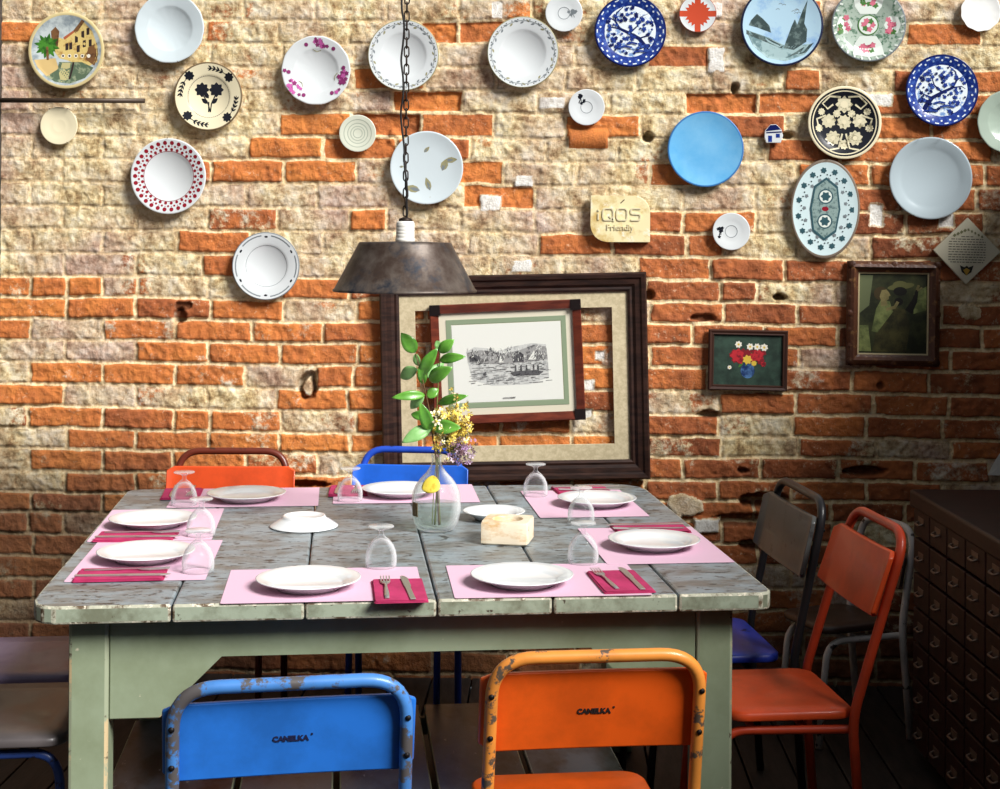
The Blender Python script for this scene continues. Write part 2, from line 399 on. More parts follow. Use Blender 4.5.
    bp = N.new('ShaderNodeBump'); bp.inputs['Strength'].default_value = .8; bp.inputs['Distance'].default_value = .006; K.new(math_('ADD', nf, math_('MULTIPLY', noise(170, 4), .7)), bp.inputs['Height']); K.new(bp.outputs['Normal'], bs.inputs['Normal'])
    me.materials.append(m)
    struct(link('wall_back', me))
brick_wall()

plaster = M('grey_plaster', L(78, 70, 62), .9, var=(L(40, 36, 32), 60, .45, .6), bump=(80, .5))
b = B(); b.box((-2.043, -2.5, 1.27), (.2, 5.0, 2.6), plaster); struct(b.build('wall_left'))
b = B(); b.box((1.88, -3.0, 1.01), (.16, 6.0, 2.08), M('right_plaster', L(70, 52, 44), .9, bump=(40, .3))); struct(b.build('wall_right_unseen'))  # unseen wall, its top height shaped to cast the slanting shadow behind
b = B(); b.box((-.3, -6.4, 1.27), (5.0, .16, 2.6), plaster); struct(b.build('wall_front_unseen'))  # unseen wall added behind the camera to keep out low sky light
fl = M('dark_floor', L(48, 40, 36), .55, var=(L(24, 20, 18), 7, .4, .62), bump=(30, .3), stretch=(6, 1, 1))
b = B()
xx = -3.2
while xx < 3.2:
    b.box((xx+.0685, -3.3, -.03), (.134, 6.6, .06), fl, .003); xx += .14
b.box((0, -3.3, -.065), (6.6, 6.6, .01), fl)
struct(b.build('floor'))

# ------------------------------------------------------------------ table
TH = math.radians(8.3); FLc = Vector((-1.078, -2.075)); TW, TD = 1.592, 1.43
EX = Vector((math.cos(TH), math.sin(TH))); EY = Vector((-math.sin(TH), math.cos(TH)))
TC = FLc + EX*(TW/2) + EY*(TD/2)
topside = M('worn_green_grey_side', L(150, 160, 140), .5, var=(L(112, 116, 96), 10, .45, .62), var2=(L(70, 58, 46), 34, .62, .66), bump=(30, .3))
tt_mat = M('worn_blue_grey_paint', L(138, 150, 156), .36, var=(L(112, 112, 108), 8, .42, .60), var2=(L(58, 56, 54), 30, .56, .62), bump=(25, .3), stretch=(1, 1.9, 1))
chip = M('chipped_cream_edge', L(178, 178, 158), .6, var=(L(96, 78, 58), 28, .50, .60), var2=(L(226, 218, 196), 60, .56, .62), bump=(60, .6))
green = M('pale_green_paint', L(140, 152, 126), .45, var=(L(122, 132, 104), 3, .42, .62), var2=(L(200, 194, 168), 26, .68, .71), bump=(14, .1))
greenw = M('worn_green_edge', L(150, 158, 132), .55, var=(L(196, 174, 134), 9, .55, .60), var2=(L(84, 70, 54), 26, .60, .64))
table = thing('dining_table', 'square wooden dining table with worn blue grey top and pale green apron and legs', 'table', (TC.x, TC.y, 0), (0, 0, TH))
def lo(u, v): return (u-TW/2, v-TD/2)
b = B(); gaps = [0, .295, .572, .852, 1.102, 1.378, TW]; g = .0018
for i in range(6):
    a, c = gaps[i]+(g if i else 0), gaps[i+1]-(g if i < 5 else 0)
    y0 = random.uniform(-.002, .002); y1 = TD+random.uniform(-.004, .004)
    if i == 0: P = [(a+.055, y0), (c, y0), (c, y1), (a+.03, y1), (a+.008, y1-.01), (a, y1-.035), (a, y0+.075), (a+.012, y0+.03), (a+.03, y0+.01)]
    elif i == 5: P = [(a, y0), (c-.03, y0), (c-.008, y0+.01), (c, y0+.03), (c, y1-.11), (c-.012, y1-.06), (c-.04, y1-.022), (c-.085, y1), (a, y1)]
    else: P = [(a, y0), (c, y0), (c, y1), (a, y1)]
    b.prism([lo(*p) for p in P], .722, .76+random.uniform(-.0004, .0004), tt_mat, .0055, 2, chip)
b.bm.normal_update(); ki, gi, ti = b.mi(chip), b.mi(topside), b.mi(tt_mat)
for f in b.bm.faces:
    c = f.calc_center_median(); x, y = c.x+TW/2, c.y+TD/2
    edge = y < .012 or y > TD-.012 or x < .012 or x > TW-.012 or (x < .06 and y < .08) or (x > TW-.09 and y > TD-.12) or (x > TW-.04 and y < .04)
    if f.material_index == ki and not edge: f.material_index = ti
    elif f.material_index == ti and abs(f.normal.z) < .5 and edge: f.material_index = gi
b.build('tabletop', table)
LEG = .083; li, lj = .074, .062
lv = [lj+LEG/2, 1.205-LEG/2+.03]; lu = [li+LEG/2, TW-li-LEG/2]
for u in lu:
    for v in lv:
        b = B(); x, y = lo(u, v); b.box((x, y, .361), (LEG, LEG, .722), green, .0075, None, greenw); b.build('leg', table)
def apron(length, gus=True):
    h = length/2
    P = [(-h, .722), (-h, .50), (-h+.105, .50), (-h+.235, .632), (h-.235, .632), (h-.105, .50), (h, .50), (h, .722)] if gus else [(-h, .722), (-h, .622), (h, .622), (h, .722)]
    return P
for v, gus in ((lj+.018, True), (lv[1]+LEG/2-.018, True)):
    b = B(); L_ = lu[1]-lu[0]-LEG-.002
    b.prism(apron(L_, gus), -.011, .011, green, .0025, 1, greenw)
    b.xf(Matrix.Translation((lo((lu[0]+lu[1])/2, 0)[0], lo(0, v)[1], 0)) @ Matrix.Rotation(PI/2, 4, 'X')); b.build('apron', table)
for u in (li+.018, TW-li-.018):
    b = B(); L_ = lv[1]-lv[0]-LEG-.002
    b.prism(apron(L_, False), -.011, .011, green, .0025, 1, greenw)
    b.xf(Matrix.Translation((lo(u, 0)[0], lo(0, (lv[0]+lv[1])/2)[1], 0)) @ Matrix.Rotation(PI/2, 4, 'Z') @ Matrix.Rotation(PI/2, 4, 'X')); b.build('apron', table)
shelfm = M('worn_shelf_boards', L(78, 84, 92), .33, var=(L(44, 40, 38), 4, .45, .6), var2=(L(190, 190, 186), 20, .66, .72), bump=(20, .2), stretch=(2, 1, 1))
b = B(); sg = [.058, .39, .64, .888, 1.136, 1.393]
for i in range(5):
    a, c = sg[i]+.008, sg[i+1]-.008; p, q = (.19, 1.13) if i in (0, 4) else (.12, 1.2)
    cx, cy = lo((a+c)/2, (p+q)/2); b.box((cx, cy, .138), (c-a, q-p, .024), shelfm, .004, None, chip if i == 4 else greenw)
b.build('shelf', table)
for v in lv:
    b = B(); cx, cy = lo((lu[0]+lu[1])/2, v+(.03 if v < .5 else -.03)); b.box((cx, cy, .100), (lu[1]-lu[0]-LEG-.002, .022, .05), green, .003); b.build('shelf_rail', table)

# ------------------------------------------------------------------ chairs
def paint(name, c, dark, chips=(.60, .64), rough=.38):
    return M(name, L(*c), rough, var=(L(*[v*.86 for v in c]), 6, .4, .65), var2=(L(*dark), 22, chips[0], chips[1]), bump=(30, .06), coat=.1)
P_BLUE = paint('blue_panel_paint', (38, 112, 206), (20, 40, 90), (.70, .73)); T_BLUE = paint('blue_tube_paint', (72, 130, 200), (84, 80, 80), (.50, .55))
P_ORANGE = paint('orange_panel_paint', (232, 92, 22), (240, 150, 90), (.71, .74)); T_ORANGE = paint('orange_tube_paint', (232, 146, 62), (92, 78, 66), (.57, .61))
P_RED = paint('red_orange_panel_paint', (226, 82, 36), (120, 40, 20), (.72, .75)); T_RED = paint('red_tube_paint', (196, 66, 34), (230, 200, 180), (.74, .76)); T_BROWN = paint('brown_tube_paint', (104, 44, 30), (60, 34, 26))
P_BLUE2 = paint('bright_blue_panel_paint', (30, 96, 206), (20, 50, 120), (.72, .75)); T_BLUE2 = paint('bright_blue_tube_paint', (34, 76, 186), (16, 30, 70), (.66, .7))
P_GREY = paint('charcoal_panel_paint', (92, 94, 92), (60, 60, 60)); T_BLACK = paint('black_tube_paint', (40, 38, 40), (70, 60, 54), (.66, .7)); S_BLUE = paint('deep_blue_seat_paint', (40, 60, 170), (20, 26, 80))
P_WHITE = paint('white_tube_paint', (214, 206, 200), (60, 50, 46), (.60, .64)); S_DARK = paint('dark_brown_seat_paint', (66, 48, 40), (40, 30, 26))
S_GREY = paint('grey_seat_paint', (84, 78, 78), (60, 54, 54), (.7, .74)); S_PURP = paint('mauve_seat_paint', (122, 106, 132), (220, 210, 216), (.74, .76)); T_NAVY = paint('navy_tube_paint', (46, 76, 150), (30, 34, 60))
rivet_m = M('dark_rivet', L(26, 22, 22), .5, .6)
INK = M('black_stamp_ink', L(34, 20, 18), .7); INKB = M('navy_stamp_ink', L(14, 20, 60), .7)
RUB = M('black_rubber', L(22, 20, 20), .7)
def chair(label, x, y, rot, w, ztop, pm, tm, sm, ph=.148, wp=None, sd=.38, lean=.085, stamp=None, ptop=None, sw=None, legm=None, zseat=.45, group=None, so=.025):
    c = thing('metal_chair', label, 'chair', (x, y, 0), (0, 0, rot), group)
    r = .0115; hw = w/2; zk = zseat-.02; legm = legm or tm
    pts = [(-hw, -.035, .004), (-hw, 0, zk), (-hw+.004, -lean, ztop-r), (hw-.004, -lean, ztop-r), (hw, 0, zk), (hw, -.035, .004)]
    P = [Vector(p) for p in pts]
    poly = [P[0]] + arc_pts([P[0], P[1], P[2]], .05, 5)[1:-1] + arc_pts([P[1], P[2], P[3]], .075, 9)[1:-1] + arc_pts([P[2], P[3], P[4]], .075, 9)[1:-1] + arc_pts([P[3], P[4], P[5]], .05, 5)[1:-1] + [P[5]]
    b = B(); b.tube(poly, r, tm, 12); b.build('back_frame', c)
    # backrest panel: a bowed sheet in front of the tubes, its ends curling past them
    pt = ptop if ptop else ztop-.055; wp = wp or w+.03; b = B()
    def yt(z): return -lean*(z-zk)/(ztop-zk)
    n = 18; rows = []
    for side in (0, 1):
        for zi, zz in enumerate((pt, pt-ph)):
            row = []
            for i in range(n+1):
                t = -1+2*i/n; xx = t*wp/2; bow = .0155 - .006*(t*t) + (.012*max(0, (abs(t)-.9)/.1)**1.5)
                cz = .012*max(0, (abs(t)-.9)/.1)**2*(1 if zi else -1)
                row.append(b.bm.verts.new((xx, yt(zz)+bow+.0125*side, zz+cz)))
            rows.append(row)
    f0, f1, g0, g1 = rows; fs = []
    for i in range(n):
        fs += [b.face([f0[i], f1[i], f1[i+1], f0[i+1]], pm, True), b.face([g0[i], g0[i+1], g1[i+1], g1[i]], pm, True), b.face([f0[i], f0[i+1], g0[i+1], g0[i]], pm), b.face([f1[i], g1[i], g1[i+1], f1[i+1]], pm)]
    fs += [b.face([f0[0], g0[0], g1[0], f1[0]], pm), b.face([f0[n], f1[n], g1[n], g0[n]], pm)]
    bmesh.ops.recalc_face_normals(b.bm, faces=b.bm.faces)
    panel = b.build('backrest', c, autosmooth=True)
    bv = panel.modifiers.new('bevel', 'BEVEL'); bv.width = .003; bv.segments = 2; bv.limit_method = 'ANGLE'; bv.angle_limit = 1.0
    for s_ in (-1, 1):
        for zz in (pt-.035, pt-ph+.035):
            b = B(); b.lathe([(0, .0), (.0052, .0), (.0052, .0035), (.003, .0055), (0, .006)], rivet_m, 12)
            b.xf(Matrix.Translation((s_*(hw-.002), yt(zz)-r+.001, zz)) @ Matrix.Rotation(PI/2, 4, 'X')); b.build('rivet', c)
    if stamp:
        b = B(); zz = pt-ph*.52; tilt = math.atan2(lean, ztop-zk)
        mt = Matrix.Translation((.0, yt(zz)+.0145, zz)) @ Matrix.Rotation(PI/2+tilt, 4, 'X')
        b.text(stamp[0], .0135, stamp[1], 0, .0006, mt, 1.0, .0006)
        b.text('"', .010, stamp[1], 0, .0006, mt @ Matrix.Translation((.036, .004, 0)), 1, .0003)
        b.build('stamp', panel)['label'] = 'small dark maker stamp on the backrest'
    # seat: a pressed sheet with a turned-down lip
    sw = sw or w-.02; b = B()
    out = rrect(sw, sd, .045, 6, 0, so+sd/2)
    def shr(d): return [(p[0]*(1-2*d/sw), (p[1]-so-sd/2)*(1-2*d/sd)+so+sd/2) for p in out]
    rings = [(shr(.001), zseat-.021), (out, zseat-.018), (out, zseat-.005), (shr(.006), zseat), (shr(.06), zseat-.002), (shr(.13), zseat-.006)]
    vr = [[b.bm.verts.new((p[0], p[1], z)) for p in rr] for rr, z in rings]; n = len(out)
    for k in range(len(vr)-1):
        for i in range(n): b.face([vr[k][i], vr[k][(i+1) % n], vr[k+1][(i+1) % n], vr[k+1][i]], sm, True)
    b.face(vr[-1], sm, True); b.face(vr[0][::-1], sm)
    b.build('seat', c)
    # front legs: each side rail runs under the seat and bends down to the floor
    for s_ in (-1, 1):
        xx = s_*(hw-.03); b = B()
        b.tube([(s_*(hw-.012), .0, zseat-.047)] + arc_pts([(s_*(hw-.014), .01, zseat-.047), (xx, sd+.0, zseat-.047), (xx, sd+.03, .004)], .06, 8), .0105, legm, 10)
        b.build('front_leg', c)
    for yy in (.10, sd-.08):
        b = B(); b.tube([(-hw+.03, yy, zseat-.05), (hw-.03, yy, zseat-.05)], .008, legm, 8); b.build('seat_rail', c)
    return c
def at_panel(px, py, dep, rot, off):
    p = D(px, py, dep); return p.x - math.sin(rot)*-off*-1*-1 if False else (p.x + off*-math.sin(rot)*-1*-1, p.y + off*math.cos(rot))
def chair_px(label, px, py, dep, rot, lean=.085, frac=.78, **k):
    p = D(px, py, dep); off = lean*frac                      # panel sits this far behind the chair's origin
    return chair(label, p.x + off*-math.sin(rot), p.y + off*math.cos(rot), rot, lean=lean, **k)
R_ = math.radians
chair_px('blue metal chair with stamped blue backrest at the near side of the table', 291, 745, 2.40, R_(12.2), w=.395, wp=.425, ztop=.797, ptop=.752, ph=.138, pm=P_BLUE, tm=T_BLUE, sm=P_BLUE, stamp=('CANELKA', INKB), zseat=.405, sd=.33)
chair_px('orange metal chair with stamped orange backrest at the near side of the table', 596, 710, 2.52, R_(8.6), w=.378, wp=.408, ztop=.812, ptop=.768, ph=.148, pm=P_ORANGE, tm=T_ORANGE, sm=P_ORANGE, stamp=('CANELKA', INK), sd=.36, zseat=.425)
chair_px('orange red chair with brown tube frame on the wall side of the table', 232, 478, 4.70, R_(183.5), w=.36, wp=.418, ztop=.842, ptop=.785, pm=P_RED, tm=T_BROWN, sm=P_RED, sd=.34)
chair_px('bright blue chair with blue tube frame on the wall side of the table', 411, 478, 4.76, R_(178.5), w=.33, wp=.385, ztop=.842, ptop=.785, pm=P_BLUE2, tm=T_BLUE2, sm=P_BLUE2, sd=.34)
chair('red orange chair with red tubes, beside the dark drawer cabinet', .680, -1.505, R_(98.3), .345, .868, P_RED, T_RED, P_RED, ph=.15, wp=.375, lean=.128, ptop=.815, sd=.30, sw=.335, so=-.012)
chair('black framed chair with charcoal backrest and deep blue seat', .615, -1.035, R_(98.3), .40, .86, P_GREY, T_BLACK, S_BLUE, ph=.16, wp=.43, lean=.085, ptop=.81, sd=.35)
chair('low chair with chipped white tube frame standing against the end of the drawer cabinet', 1.035, -.44, R_(114), .27, .66, S_DARK, P_WHITE, S_DARK, ph=.11, wp=.28, sd=.25, lean=.05, ptop=.575, zseat=.37)
chair('blue tube chair with grey seat at the open table end, beside the blue stamped chair', -1.485, -1.815, R_(-81.7), .37, .82, S_GREY, T_NAVY, S_GREY, sd=.40, sw=.40)
chair('chair with mauve seat at the open table end, nearer the brick wall', -1.60, -1.395, R_(-81.7), .33, .82, S_PURP, T_NAVY, S_PURP, sd=.40, sw=.37)

# ------------------------------------------------------------------ tableware
PORC = M('white_porcelain', L(228, 231, 232), .12, coat=.4)
MATP = M('pink_paper', L(222, 184, 204), .8, bump=(200, .05))
NAP = M('magenta_napkin', L(186, 48, 100), .8, var=(L(160, 36, 82), 10, .4, .6), bump=(60, .15))
STEEL = M('stainless_steel', L(206, 204, 202), .34, 0.85)
GLASS = M('clear_glass', (1, 1, 1, 1), 0.0, trans=1.0, ior=1.22, spec=1.0)
def thin_glass(name, tint, k):
    m = bpy.data.materials.new(name); m.use_nodes = True; nt = m.node_tree; N = nt.nodes; K = nt.links; N.remove(N['Principled BSDF'])
    tr = N.new('ShaderNodeBsdfTransparent'); tr.inputs['Color'].default_value = tint
    p = N.new('ShaderNodeBsdfPrincipled'); p.inputs['Base Color'].default_value = (.86, .88, .89, 1); p.inputs['Roughness'].default_value = .06; p.inputs['Specular IOR Level'].default_value = .9
    lw = N.new('ShaderNodeLayerWeight'); lw.inputs['Blend'].default_value = .38
    mr = N.new('ShaderNodeMapRange'); mr.inputs['From Min'].default_value = .16; mr.inputs['To Min'].default_value = .03; mr.inputs['To Max'].default_value = k; K.new(lw.outputs['Facing'], mr.inputs['Value'])
    mx = N.new('ShaderNodeMixShader'); K.new(mr.outputs['Result'], mx.inputs['Fac']); K.new(tr.outputs[0], mx.inputs[1]); K.new(p.outputs[0], mx.inputs[2]); K.new(mx.outputs[0], N['Material Output'].inputs['Surface']); return m
GLASS = thin_glass('clear_glass', (.97, .98, .98, 1), .80)
ZT = .7606
def settable(p, a, z): return (p.x, p.y, z), (0, 0, a)
def plate_mesh(r=.115):
    b = B(); k = r/.115
    prof = [(0, .004), (.060, .004), (.066, .0), (.071, .0), (.073, .004), (.082, .008), (.112, .0205), (.115, .0215), (.1152, .0228), (.113, .0236), (.083, .0135), (.078, .0105), (.073, .0082), (0, .0072)]
    b.lathe([(a*k, z) for a, z in prof], PORC, 64); return b
def placemat():
    b = B(); n = 12; w, h = .43, .31
    pts = rrect(w, h, .004, 2); b.prism(pts, 0, .0007, MATP); return b
def napkin_mesh(w=.115, d=.20, seed=0):
    r_ = random.Random(seed); b = B()
    for k in range(3):
        a = r_.uniform(-.035, .035); z = .0012+k*.0022; sx = w*(1-.03*k); sy = d*(1-.02*k)
        pts = [(x*math.cos(a)-y*math.sin(a)+r_.uniform(-.002, .002), x*math.sin(a)+y*math.cos(a)) for x, y in rrect(sx, sy, .004, 2)]
        b.prism(pts, z-.0011, z+.0007, NAP, .0005, 1)
    return b
def fork_mesh():
    b = B(); prof = [(0, .0045, .001), (.03, .0055, .001), (.07, .0042, .002), (.095, .0026, .003), (.118, .003, .003), (.128, .0085, .002), (.146, .0110, .0015), (.148, .0112, .0015)]
    top = []; bot = []
    for y, hw, z in prof:
        top.append([b.bm.verts.new((sx*hw, y, z+.0018)) for sx in (-1, 1)]); bot.append([b.bm.verts.new((sx*hw, y, z)) for sx in (-1, 1)])
    for i in range(len(prof)-1):
        b.face([top[i][0], top[i][1], top[i+1][1], top[i+1][0]], STEEL, True); b.face([bot[i][1], bot[i][0], bot[i+1][0], bot[i+1][1]], STEEL, True)
        for s_ in (0, 1): b.face([top[i][s_], bot[i][s_], bot[i+1][s_], top[i+1][s_]], STEEL)
    b.face([top[0][0], bot[0][0], bot[0][1], top[0][1]], STEEL); b.face([top[-1][0], top[-1][1], bot[-1][1], bot[-1][0]], STEEL)
    for k in range(4):
        x = -.0094+k*.00627
        b.box((x, .1685, .0034), (.0029, .045, .0016), STEEL, .0005, Matrix.Rotation(.05, 3, 'X'), None, 1)
    bmesh.ops.recalc_face_normals(b.bm, faces=b.bm.faces); return b
def knife_mesh():
    b = B()
    P = [(-.0062, 0), (.0062, 0), (.0052, .10), (.009, .118), (.0095, .19), (.004, .208), (-.003, .212), (-.0062, .205), (-.0062, .12), (-.0052, .10)]
    b.prism(P, .0005, .0030, STEEL, .0007, 1); return b
def goblet_mesh():
    b = B()
    outer = [(.0362, 0), (.0372, .012), (.0370, .024), (.0345, .038), (.0285, .052), (.0185, .064), (.0095, .071), (.0056, .076), (.0056, .083), (.011, .0875), (.022, .0905), (.0295, .0925), (.0302, .0945), (.0290, .0960), (0, .0952)]
    inner = [(.0350, 0), (.0360, .012), (.0357, .024), (.0332, .0375), (.0272, .0505), (.0170, .0615), (.006, .066), (0, .0668)]
    b.lathe([(0, .0668)] + inner[::-1][1:] + outer, GLASS, 40); return b
def edge_b(fn, name): 
    bb = fn(); o = bb.build(name); me = o.data; bpy.data.objects.remove(o); return me
pm_me, mat_me, fork_me, knife_me, gob_me = edge_b(plate_mesh, 'dinner_plate'), edge_b(placemat, 'placemat'), edge_b(fork_mesh, 'fork'), edge_b(knife_mesh, 'knife'), edge_b(goblet_mesh, 'goblet')
# per place: phrase, heading (sitter looks along it), mat px, plate px, napkin px, cutlery px pair, glass px
A0 = TH
places = [
    ('in front of the blue stamped chair', A0, (324, 584.5), (308.5, 578), (399, 590), (387, 396, 598), (408, 413, 599), (381, 567)),
    ('in front of the orange stamped chair', A0, (545, 580), (522, 574.5), (620, 581), None, None, (583, 563)),
    ('at the open table end, beside the blue stamped chair', A0-PI/2, (148.5, 560), (146, 551), (121, 574), None, None, (198, 572)),
    ('at the open table end, nearer the brick wall', A0-PI/2, (159.5, 524.5), (153, 518), (136, 536), None, None, (201, 536)),
    ('in front of the orange red chair by the wall', A0+PI, (246, 497.5), (246.5, 493), (182, 493.5), None, None, (184, 505.5)),
    ('in front of the bright blue chair by the wall', A0+PI, (405, 494), (400, 488.5), (348, 490.5), None, None, (350, 501)),
    ('in front of the charcoal backed chair', A0+PI/2, (582, 503.5), (597, 498), (581, 489.5), None, None, (535.5, 496)),
    ('in front of the red orange chair', A0+PI/2, (652, 545), (654, 539.5), (650, 528), None, None, (581, 523)),
]
for i, (ph, a, mp, pp, np_, _f, _k, gp) in enumerate(places):
    p = T(*mp, ZT); mz = ZT+.0010+.00013*i
    o = link('placemat', mat_me, None, (p.x, p.y, ZT+.0003+.00013*i), (0, 0, a + random.uniform(-.012, .012))); tag(o, 'pale pink paper placemat ' + ph, 'placemat', 'pink placemats')
    p = T(*pp, .782)
    o = link('dinner_plate', pm_me, None, (p.x, p.y, mz+.0002), (0, 0, a)); tag(o, 'round white dinner plate ' + ph, 'plate', 'white dinner plates on the table')
    p = T(*np_, .766); na = a + (0, .06, .0, -.05, .03, -.02, .05, .02)[i]
    short = i in (4, 5, 6); nk = napkin_mesh(.115, .17 if short else .20, seed=i); o = nk.build('napkin', None, (p.x, p.y, mz+.0003), (0, 0, na)); tag(o, 'folded magenta napkin under the cutlery ' + ph, 'napkin', 'magenta napkins')
    zz = mz+.0003+.0064; c, s_ = math.cos(na), math.sin(na)
    for me, nm, dx, dy, da in ((fork_me, 'fork', -.028, -.085, .03), (knife_me, 'knife', .026, -.098, .05)):
        da = da*random.uniform(-1, 1.4); dy -= .030 if short else 0
        o = link(nm, me, None, (p.x+dx*c-dy*s_, p.y+dx*s_+dy*c, zz), (0, 0, na+da)); tag(o, 'steel %s on the magenta napkin %s' % (nm, ph), nm, '%ss on the napkins' % nm)
    p = T(*gp, ZT)
    o = link('goblet', gob_me, None, (p.x, p.y, mz+.0003), (0, 0, 0)); tag(o, 'short clear goblet standing upside down ' + ph, 'glass', 'upside-down goblets')
def mini(name, r, label, px, flip=False):
    b = plate_mesh(r); p = T(*px, .76); k = r/.115
    if flip: b.xf(Matrix.Rotation(PI, 4, 'X') @ Matrix.Translation((0, 0, -.0236*1.25)) @ Matrix.Scale(1.25, 4, (0, 0, 1)))
    o = b.build(name, None, (p.x, p.y, ZT+.0006)); return tag(o, label, 'saucer')
mini('saucer', .091, 'white saucer turned upside down on the bare table', (304, 526.5), True)
mini('saucer', .086, 'white side plate half hidden behind the marble box', (494, 519))
# marble box with a round well
marble = M('cream_marble', L(236, 222, 196), .4, var=(L(214, 178, 128), 10, .5, .62), var2=(L(150, 120, 84), 14, .655, .675), bump=(40, .08), stretch=(1, 1, 2.2))
p = T(507.5, 541, .76); b = B(); n = 40; S = .061
def sqr(a): 
    c, s_ = math.cos(a), math.sin(a); k = (abs(c)**14+abs(s_)**14)**(-1/14); return S*k*c, S*k*s_
A = [2*PI*i/n for i in range(n)]
rows = [[(*[v*.94 for v in sqr(a)], 0) for a in A], [(*sqr(a), .004) for a in A], [(*sqr(a), .053) for a in A], [(*[v*.96 for v in sqr(a)], .057) for a in A], [(.040*math.cos(a), .040*math.sin(a), .057) for a in A], [(.038*math.cos(a), .038*math.sin(a), .054) for a in A], [(.035*math.cos(a), .035*math.sin(a), .018) for a in A]]
vr = [[b.bm.verts.new(q) for q in r] for r in rows]
for k in range(len(vr)-1):
    for i in range(n): b.face([vr[k][i], vr[k][(i+1) % n], vr[k+1][(i+1) % n], vr[k+1][i]], marble, k in (1, 4, 5))
b.face(vr[-1], marble); b.face(vr[0][::-1], marble)
o = b.build('marble_box', None, (p.x, p.y, ZT), (0, 0, R_(-8)), autosmooth=True); tag(o, 'square cream marble ashtray box with a round well on the table', 'box')

# vase with twig and flowers
vp = T(436, 530, .76); vase = thing('glass_bottle', 'round bellied clear glass bottle used as a vase on the table', 'vase', (vp.x, vp.y, ZT))
b = B()
vo = [(0, 0.001), (.040, 0), (.050, .004), (.059, .022), (.0645, .045), (.0655, .070), (.0640, .095), (.0570, .116), (.0430, .136), (.0270, .153), (.0165, .168), (.0130, .180), (.0128, .191), (.0150, .196), (.0150, .200)]
vi = [(.0128, .200), (.0108, .190), (.0110, .180), (.0143, .168), (.0248, .152), (.0408, .1345), (.0545, .1145), (.0612, .0945), (.0628, .070), (.0618, .045), (.0562, .023), (.047, .008), (0, .006)]
b.lathe(vo+vi, GLASS, 48); b.build('bottle', vase)
WATER = thin_glass('water', (.86, .92, .88, 1), .35)
b = B(); b.lathe([(0, .0065), (.0465, .0085), (.0556, .023), (.0612, .045), (.0622, .070), (0, .070)], WATER, 40); b.build('water', vase)
def vsurf(z):
    for (r0, z0), (r1, z1) in zip(vo[1:], vo[2:]):
        if z0 <= z <= z1: return r0+(r1-r0)*(z-z0)/max(1e-6, z1-z0)
    return .02
def sticker(name, a0, zc, aw, zh, m, oval):
    b = B(); n = 10; g_ = {}
    for side in (0, 1):
        for i in range(n+1):
            for j in range(n+1):
                u, v = -1+2*i/n, -1+2*j/n
                if oval: u, v = u*math.sqrt(1-v*v/2), v*math.sqrt(1-u*u/2)
                z = zc+v*zh; a = a0+u*aw; r = vsurf(z)+.0006+.0009*side; g_[side, i, j] = b.bm.verts.new((r*math.cos(a), r*math.sin(a), z))
    for i in range(n):
        for j in range(n):
            b.face([g_[1, i, j], g_[1, i+1, j], g_[1, i+1, j+1], g_[1, i, j+1]], m, True); b.face([g_[0, i, j], g_[0, i, j+1], g_[0, i+1, j+1], g_[0, i+1, j]], m, True)
    for i in range(n):
        for q in ([(0, i), (0, i+1)], [(n, i), (n, i+1)]): b.face([g_[0, q[0][0], q[0][1]], g_[0, q[1][0], q[1][1]], g_[1, q[1][0], q[1][1]], g_[1, q[0][0], q[0][1]]], m)
        for q in ([(i, 0), (i+1, 0)], [(i, n), (i+1, n)]): b.face([g_[0, q[0][0], q[0][1]], g_[0, q[1][0], q[1][1]], g_[1, q[1][0], q[1][1]], g_[1, q[0][0], q[0][1]]], m)
    return b.build(name, vase, recalc=True)
sticker('round_label', -PI/2-.22, .128, .50, .021, M('yellow_paper', L(226, 204, 76), .5, var=(L(196, 168, 50), 60, .5, .6)), True)['label'] = 'yellow oval paper label'
sticker('side_label', -PI/2-.95, .060, .20, .018, M('brown_paper', L(92, 74, 40), .6, var=(L(140, 116, 70), 80, .55, .6)), False)['label'] = 'small brown label'
LEAFM = M('fresh_green_leaf', L(110, 172, 66), .35, var=(L(74, 136, 44), 14, .4, .65), coat=.15); LEAFL = M('pale_green_leaf', L(142, 190, 120), .4, var=(L(112, 168, 90), 16, .4, .65)); STEMM = M('green_stem', L(110, 120, 60), .5); STEMB = M('brown_twig', L(112, 84, 54), .6)
VS = 379.0
def vpt(cx, cy, dep=0.0):
    """point in the vase's plane from crop measures, metres from the vase foot"""
    px, py = 380+cx/3.289, 320+cy/3.289
    return Vector(((px-436)/VS, dep, (530-py)/VS))
twig = thing('leafy_twig', 'tall green leafy twig standing in the glass bottle', 'twig', (vp.x, vp.y, ZT))
def spl(P, n=5):
    out = []
    for i in range(len(P)-1):
        p0, p1, p2, p3 = P[max(i-1, 0)], P[i], P[i+1], P[min(i+2, len(P)-1)]
        for k in range(n):
            t = k/n; out.append(.5*((2*p1)+(p2-p0)*t+(2*p0-5*p1+4*p2-p3)*t*t+(3*p1-p0-3*p2+p3)*t**3))
    out.append(P[-1]); return out
st1 = spl([Vector((.008, .004, .012)), Vector((.003, 0, .10)), Vector((-.001, 0, .185)), vpt(170, 380), vpt(160, 310, .008), vpt(150, 255), vpt(136, 190, -.01), vpt(112, 108)])
st2 = spl([Vector((-.004, .006, .012)), Vector((.001, .002, .10)), Vector((.003, .001, .185)), vpt(180, 370, .005), vpt(184, 270, .012), vpt(188, 180, .014), vpt(192, 100, .01)])
b = B(); b.tube(st1, .0022, STEMB, 7, rad=[.0026-.0014*i/len(st1) for i in range(len(st1))]); b.build('stem', twig)
b = B(); b.tube(st2, .0022, STEMM, 7, rad=[.0026-.0014*i/len(st2) for i in range(len(st2))]); b.build('stem', twig)
